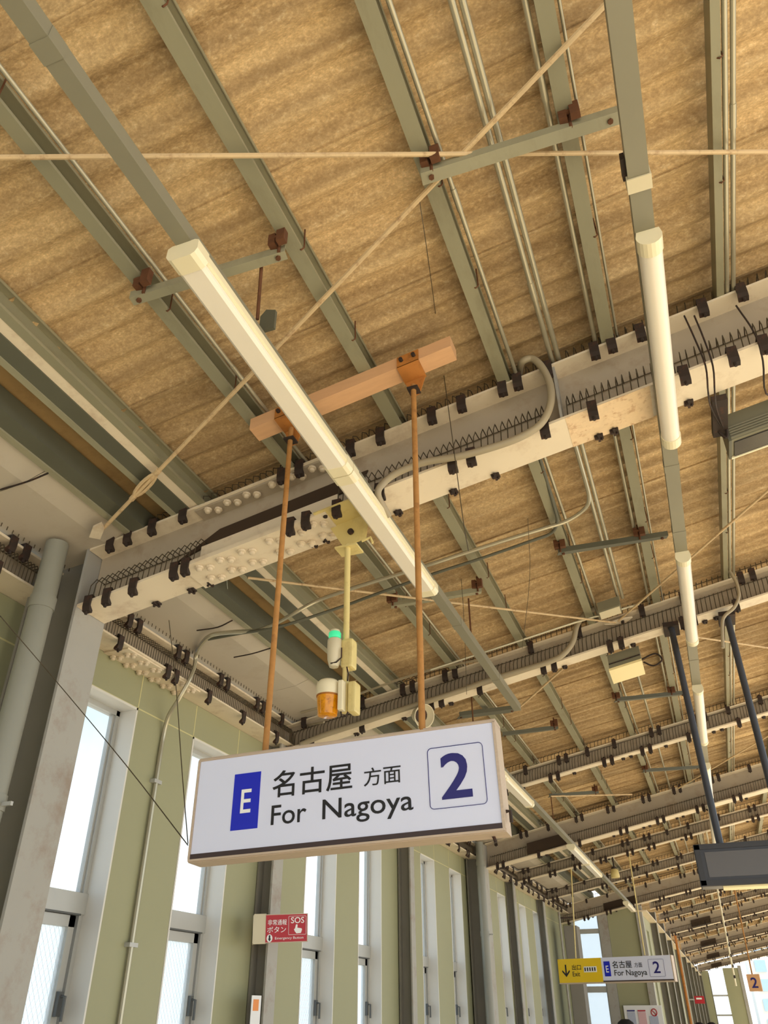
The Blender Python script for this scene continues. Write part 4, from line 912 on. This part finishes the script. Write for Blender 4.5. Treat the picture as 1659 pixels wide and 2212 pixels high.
MB().box(c.x - .10, c.x + .08, 32.99, 33, c.z + .0, c.z + .05).build('lettering', 'white', es2); MB().box(c.x - .02 - .35, c.x - .14, 33.0, 33.02, c.z - .02, c.z + .02).build('arm', 'alu', es2)
# far end wall
fe = thing('wall_far', (0, 50.2, 0), None, None, kind='structure')
MB().box(-.12, .62, 50.1, 50.3, 0, 3.6).build('wall_panel', 'wall', fe); MB().box(.62, .78, 50.05, 50.3, 0, 3.7).build('corner_post', 'column', fe); MB().box(-1.4, -.85, 50.1, 50.3, 0, 3.5).build('wall_panel', 'wall', fe)
w = thing('window_%d' % nwin, (-.5, 50.2, 0), None, None, kind='structure')
MB().box(-.85, -.12, 50.18, 50.19, 0, 3.4).build('pane', 'glass', w); MB().box(-.85, -.12, 50.15, 50.22, 2.35, 2.43).box(-.85, -.12, 50.15, 50.22, 1.5, 1.58).box(-.87, -.83, 50.1, 50.25, 0, 3.4).build('frame', 'alu', w)

# notice board on the cross wall
nb = thing('notice_board', (-1.6, 17.6, 1.6), 'white notice board with blue and red headed timetables on the cross wall', 'notice board')
q = lambda px, py: aty(px, py, 17.66)
a, b = q(1346, 2172), q(1428, 2172)
MB().box(a.x, b.x, 17.66, 17.70, 1.0, a.z).build('board', 'paper', nb)
for (u, v, m1, m2) in ((1354, 1371, 'navy', 'paper2'), (1377, 1394, 'red', 'paper3')):
    c, d = q(u, 2182), q(v, 2182)
    MB().box(c.x, d.x, 17.652, 17.66, c.z - .02, c.z).build('heading', m1, nb); MB().box(c.x, d.x, 17.652, 17.66, 1.1, c.z - .03).build('timetable', m2, nb)
c = q(1413, 2187); MB().tube([(c.x + .05 * math.cos(t), 17.65, c.z + .055 * math.sin(t)) for t in [2 * math.pi * k / 16 for k in range(16)]], .008, 6, closed=True).tube([(c.x - .035, 17.65, c.z + .038), (c.x + .035, 17.65, c.z - .038)], .007, 6).build('prohibition_symbol', 'red', nb)
c, d = q(1402, 2192), q(1424, 2212); MB().box(c.x, d.x, 17.652, 17.66, 1.1, c.z - .02).build('poster', 'paper2', nb)

# small bell lamp and tangle beyond the fourth beam
q = aty(1328, 1885, 12.95)
bl = thing('bell_lamp', q, 'small pale bell-shaped fitting under the beams above the far sign', 'light')
MB().lathe([(.060, -.07), (.066, -.05), (.054, .03), (.036, .05)], q, 16).build('shade', 'yellow', bl, smooth=True)
MB().lathe([(.04, .05), (.044, .07), (.02, .08)], q, 16).build('cap', 'clamp', bl, smooth=True)
MB().tube([(q.x, q.y, q.z + .08), (q.x + .0, q.y, zb(q.x) - .157)], .012, 6).build('stem', 'clamp', bl)

# ================================================================== thin strings and cables
def cable(pts, lab, r=.0018, m='wire'): tag(MB().tube(spline(pts, 4), r, 4).build('string', m), lab, 'string')
cable([atr(905, 425, 3.95), atr(925, 560, 3.9), aty(952, 760, 2.45), aty(975, 930, 2.45), aty(1000, 1120, 2.45), aty(1012, 1190, 2.5)], 'thin string hanging from the strut past the rusty rod')
cable([atx(0, 1330, -2.4), aty(120, 1470, 2.45), aty(270, 1650, 2.3), aty(406, 1826, 2.2)], 'thin string stretched from the wall column to the sign corner')
cable([aty(365, 1340, 2.75), aty(380, 1480, 2.6), aty(392, 1650, 2.4), aty(406, 1822, 2.2)], 'thin string dropping from the nearest beam to the sign corner')
cable([aty(1140, 1120, 3.2), aty(1144, 1250, 3.6), aty(1128, 1400, 4.6)], 'thin string hanging in the second bay')
cable([atz(0, 1058, 3.49), atz(60, 1040, 3.49), atz(104, 1022, 3.50)], 'cable sagging under the box gutter at the left edge', .004, 'clamp')
cable([atz(425, 1362, 3.47), atz(470, 1355, 3.47), atz(502, 1340, 3.48)], 'short cable under the gutter above the wall conduit', .004, 'clamp')
cable([atz(505, 1420, 3.46), atz(545, 1412, 3.46), atz(585, 1400, 3.47)], 'short cable under the gutter left of the left rusty rod', .004, 'clamp')

cable([aty(650, 1540, 5.05), aty(720, 1520, 5.05), aty(800, 1490, 5.05), aty(880, 1462, 5.05), aty(960, 1440, 5.05), aty(1040, 1425, 5.05)], 'pale cable running along the web of the second beam', .009, 'pvc')
cable([atz(575, 1540, 3.46), atz(610, 1560, 3.46), atz(650, 1568, 3.46), aty(700, 1560, 4.95)], 'pale cable leaving the eaves beam near the left rusty rod', .008, 'pvc')
cable([atr(996, 1250, 3.95), aty(1000, 1300, 4.0), aty(1004, 1380, 4.2), aty(1008, 1500, 4.6)], 'thin string hanging just right of the near striplights', .0018)
# ================================================================== people at the bottom edge
def person(x, y, h, lab, face=0):
    s = h / 1.7
    p = thing('person', (x, y, 0), lab, 'person', rot=(0, 0, face), local=True)
    V = [((0, 0, .95), .13), ((0, 0, 1.12), .125), ((0, 0, 1.30), .14), ((0, 0, 1.42), .10), ((0, .0, 1.49), .05), ((0, -.01, 1.56), .075), ((0, -.01, 1.63), .085),
         ((.15, 0, 1.40), .058), ((.22, .01, 1.14), .042), ((.23, -.03, .90), .03), ((.23, -.05, .82), .03),
         ((-.15, 0, 1.40), .058), ((-.22, .01, 1.14), .042), ((-.23, -.03, .90), .03), ((-.23, -.05, .82), .03),
         ((.09, 0, .88), .095), ((.10, 0, .50), .065), ((.10, .02, .10), .042), ((.10, -.12, .04), .035),
         ((-.09, 0, .88), .095), ((-.10, 0, .50), .065), ((-.10, .02, .10), .042), ((-.10, -.12, .04), .035)]
    E = [(0, 1), (1, 2), (2, 3), (3, 4), (4, 5), (5, 6), (2, 7), (7, 8), (8, 9), (9, 10), (2, 11), (11, 12), (12, 13), (13, 14), (0, 15), (15, 16), (16, 17), (17, 18), (0, 19), (19, 20), (20, 21), (21, 22)]
    me = bpy.data.meshes.new('body'); me.from_pydata([tuple(c * s for c in v) for v, r in V], E, []); o = bpy.data.objects.new('body', me); COL.objects.link(o); o.parent = p
    sm = o.modifiers.new('skin', 'SKIN')
    for i, (v, r) in enumerate(V): d = me.skin_vertices[0].data[i]; d.radius = (r * s, r * s); d.use_root = (i == 0)
    ss = o.modifiers.new('sub', 'SUBSURF'); ss.levels = 2; ss.render_levels = 2
    bpy.context.view_layer.update()
    nm = bpy.data.meshes.new_from_object(o.evaluated_get(bpy.context.evaluated_depsgraph_get())); o.modifiers.clear(); o.data = nm
    nm.materials.clear(); nm.materials.append(M['coat']); nm.materials.append(M['skin'])
    for f_ in nm.polygons:
        f_.use_smooth = True
        if f_.center.z > 1.46 * s or (f_.center.z < .86 * s and abs(f_.center.x) > .19 * s): f_.material_index = 1
    hm = MB(); hm.lathe([(.001, .098), (.04, .094), (.075, .07), (.096, .03), (.10, -.01), (.095, -.06)], (0, .012, 1.61), 18); hm.v = [tuple(c * s for c in v) for v in hm.v]
    hm.build('hair', 'hair', p, smooth=True)
    MB().tube([(0, -.095 * s, 1.59 * s), (0, -.115 * s, 1.565 * s)], .012, 6).build('nose', 'skin', p)
    for sx_ in (-.032, .032): MB().lathe([(.001, -.009), (.009, 0), (.001, .009)], (sx_ * s, -.086 * s, 1.605 * s), 8).build('eye', 'hair', p)
q = aty(1350, 2203, 9); person(q.x, 9, q.z + .0, 'person with black hair, only the crown showing at the bottom edge', 0)
q = aty(1510, 2209, 16); person(q.x, 16, q.z, 'distant person with black hair below the far red sign, left of two', 0)
q = aty(1535, 2209, 16); person(q.x, 16.3, q.z, 'distant person with black hair below the far red sign, right of two', 0)

# ================================================================== building outside beyond the platform end
bd = thing('tower_building', (7, 95, -1.2), 'pale multi-storey building seen past the far platform end', 'building')
MB().box(2.2, 16, 95, 108, -1.2, 16).build('wall', 'bldg', bd)
wm0 = None
for i in range(9):
    for j in range(9):
        if wm0 is None:
            o = MB().box(0, 1.0, -.06, 0, 0, 1.0).build('window', 'bglass', bd); wm0 = o.data; o.matrix_parent_inverse = Matrix.Identity(4)
        else: o = inst('window', wm0, bd, loc=(0, 0, 0))
        o.location = (2.8 + i * 1.45 - 7, -.02, 1.4 + j * 1.6)
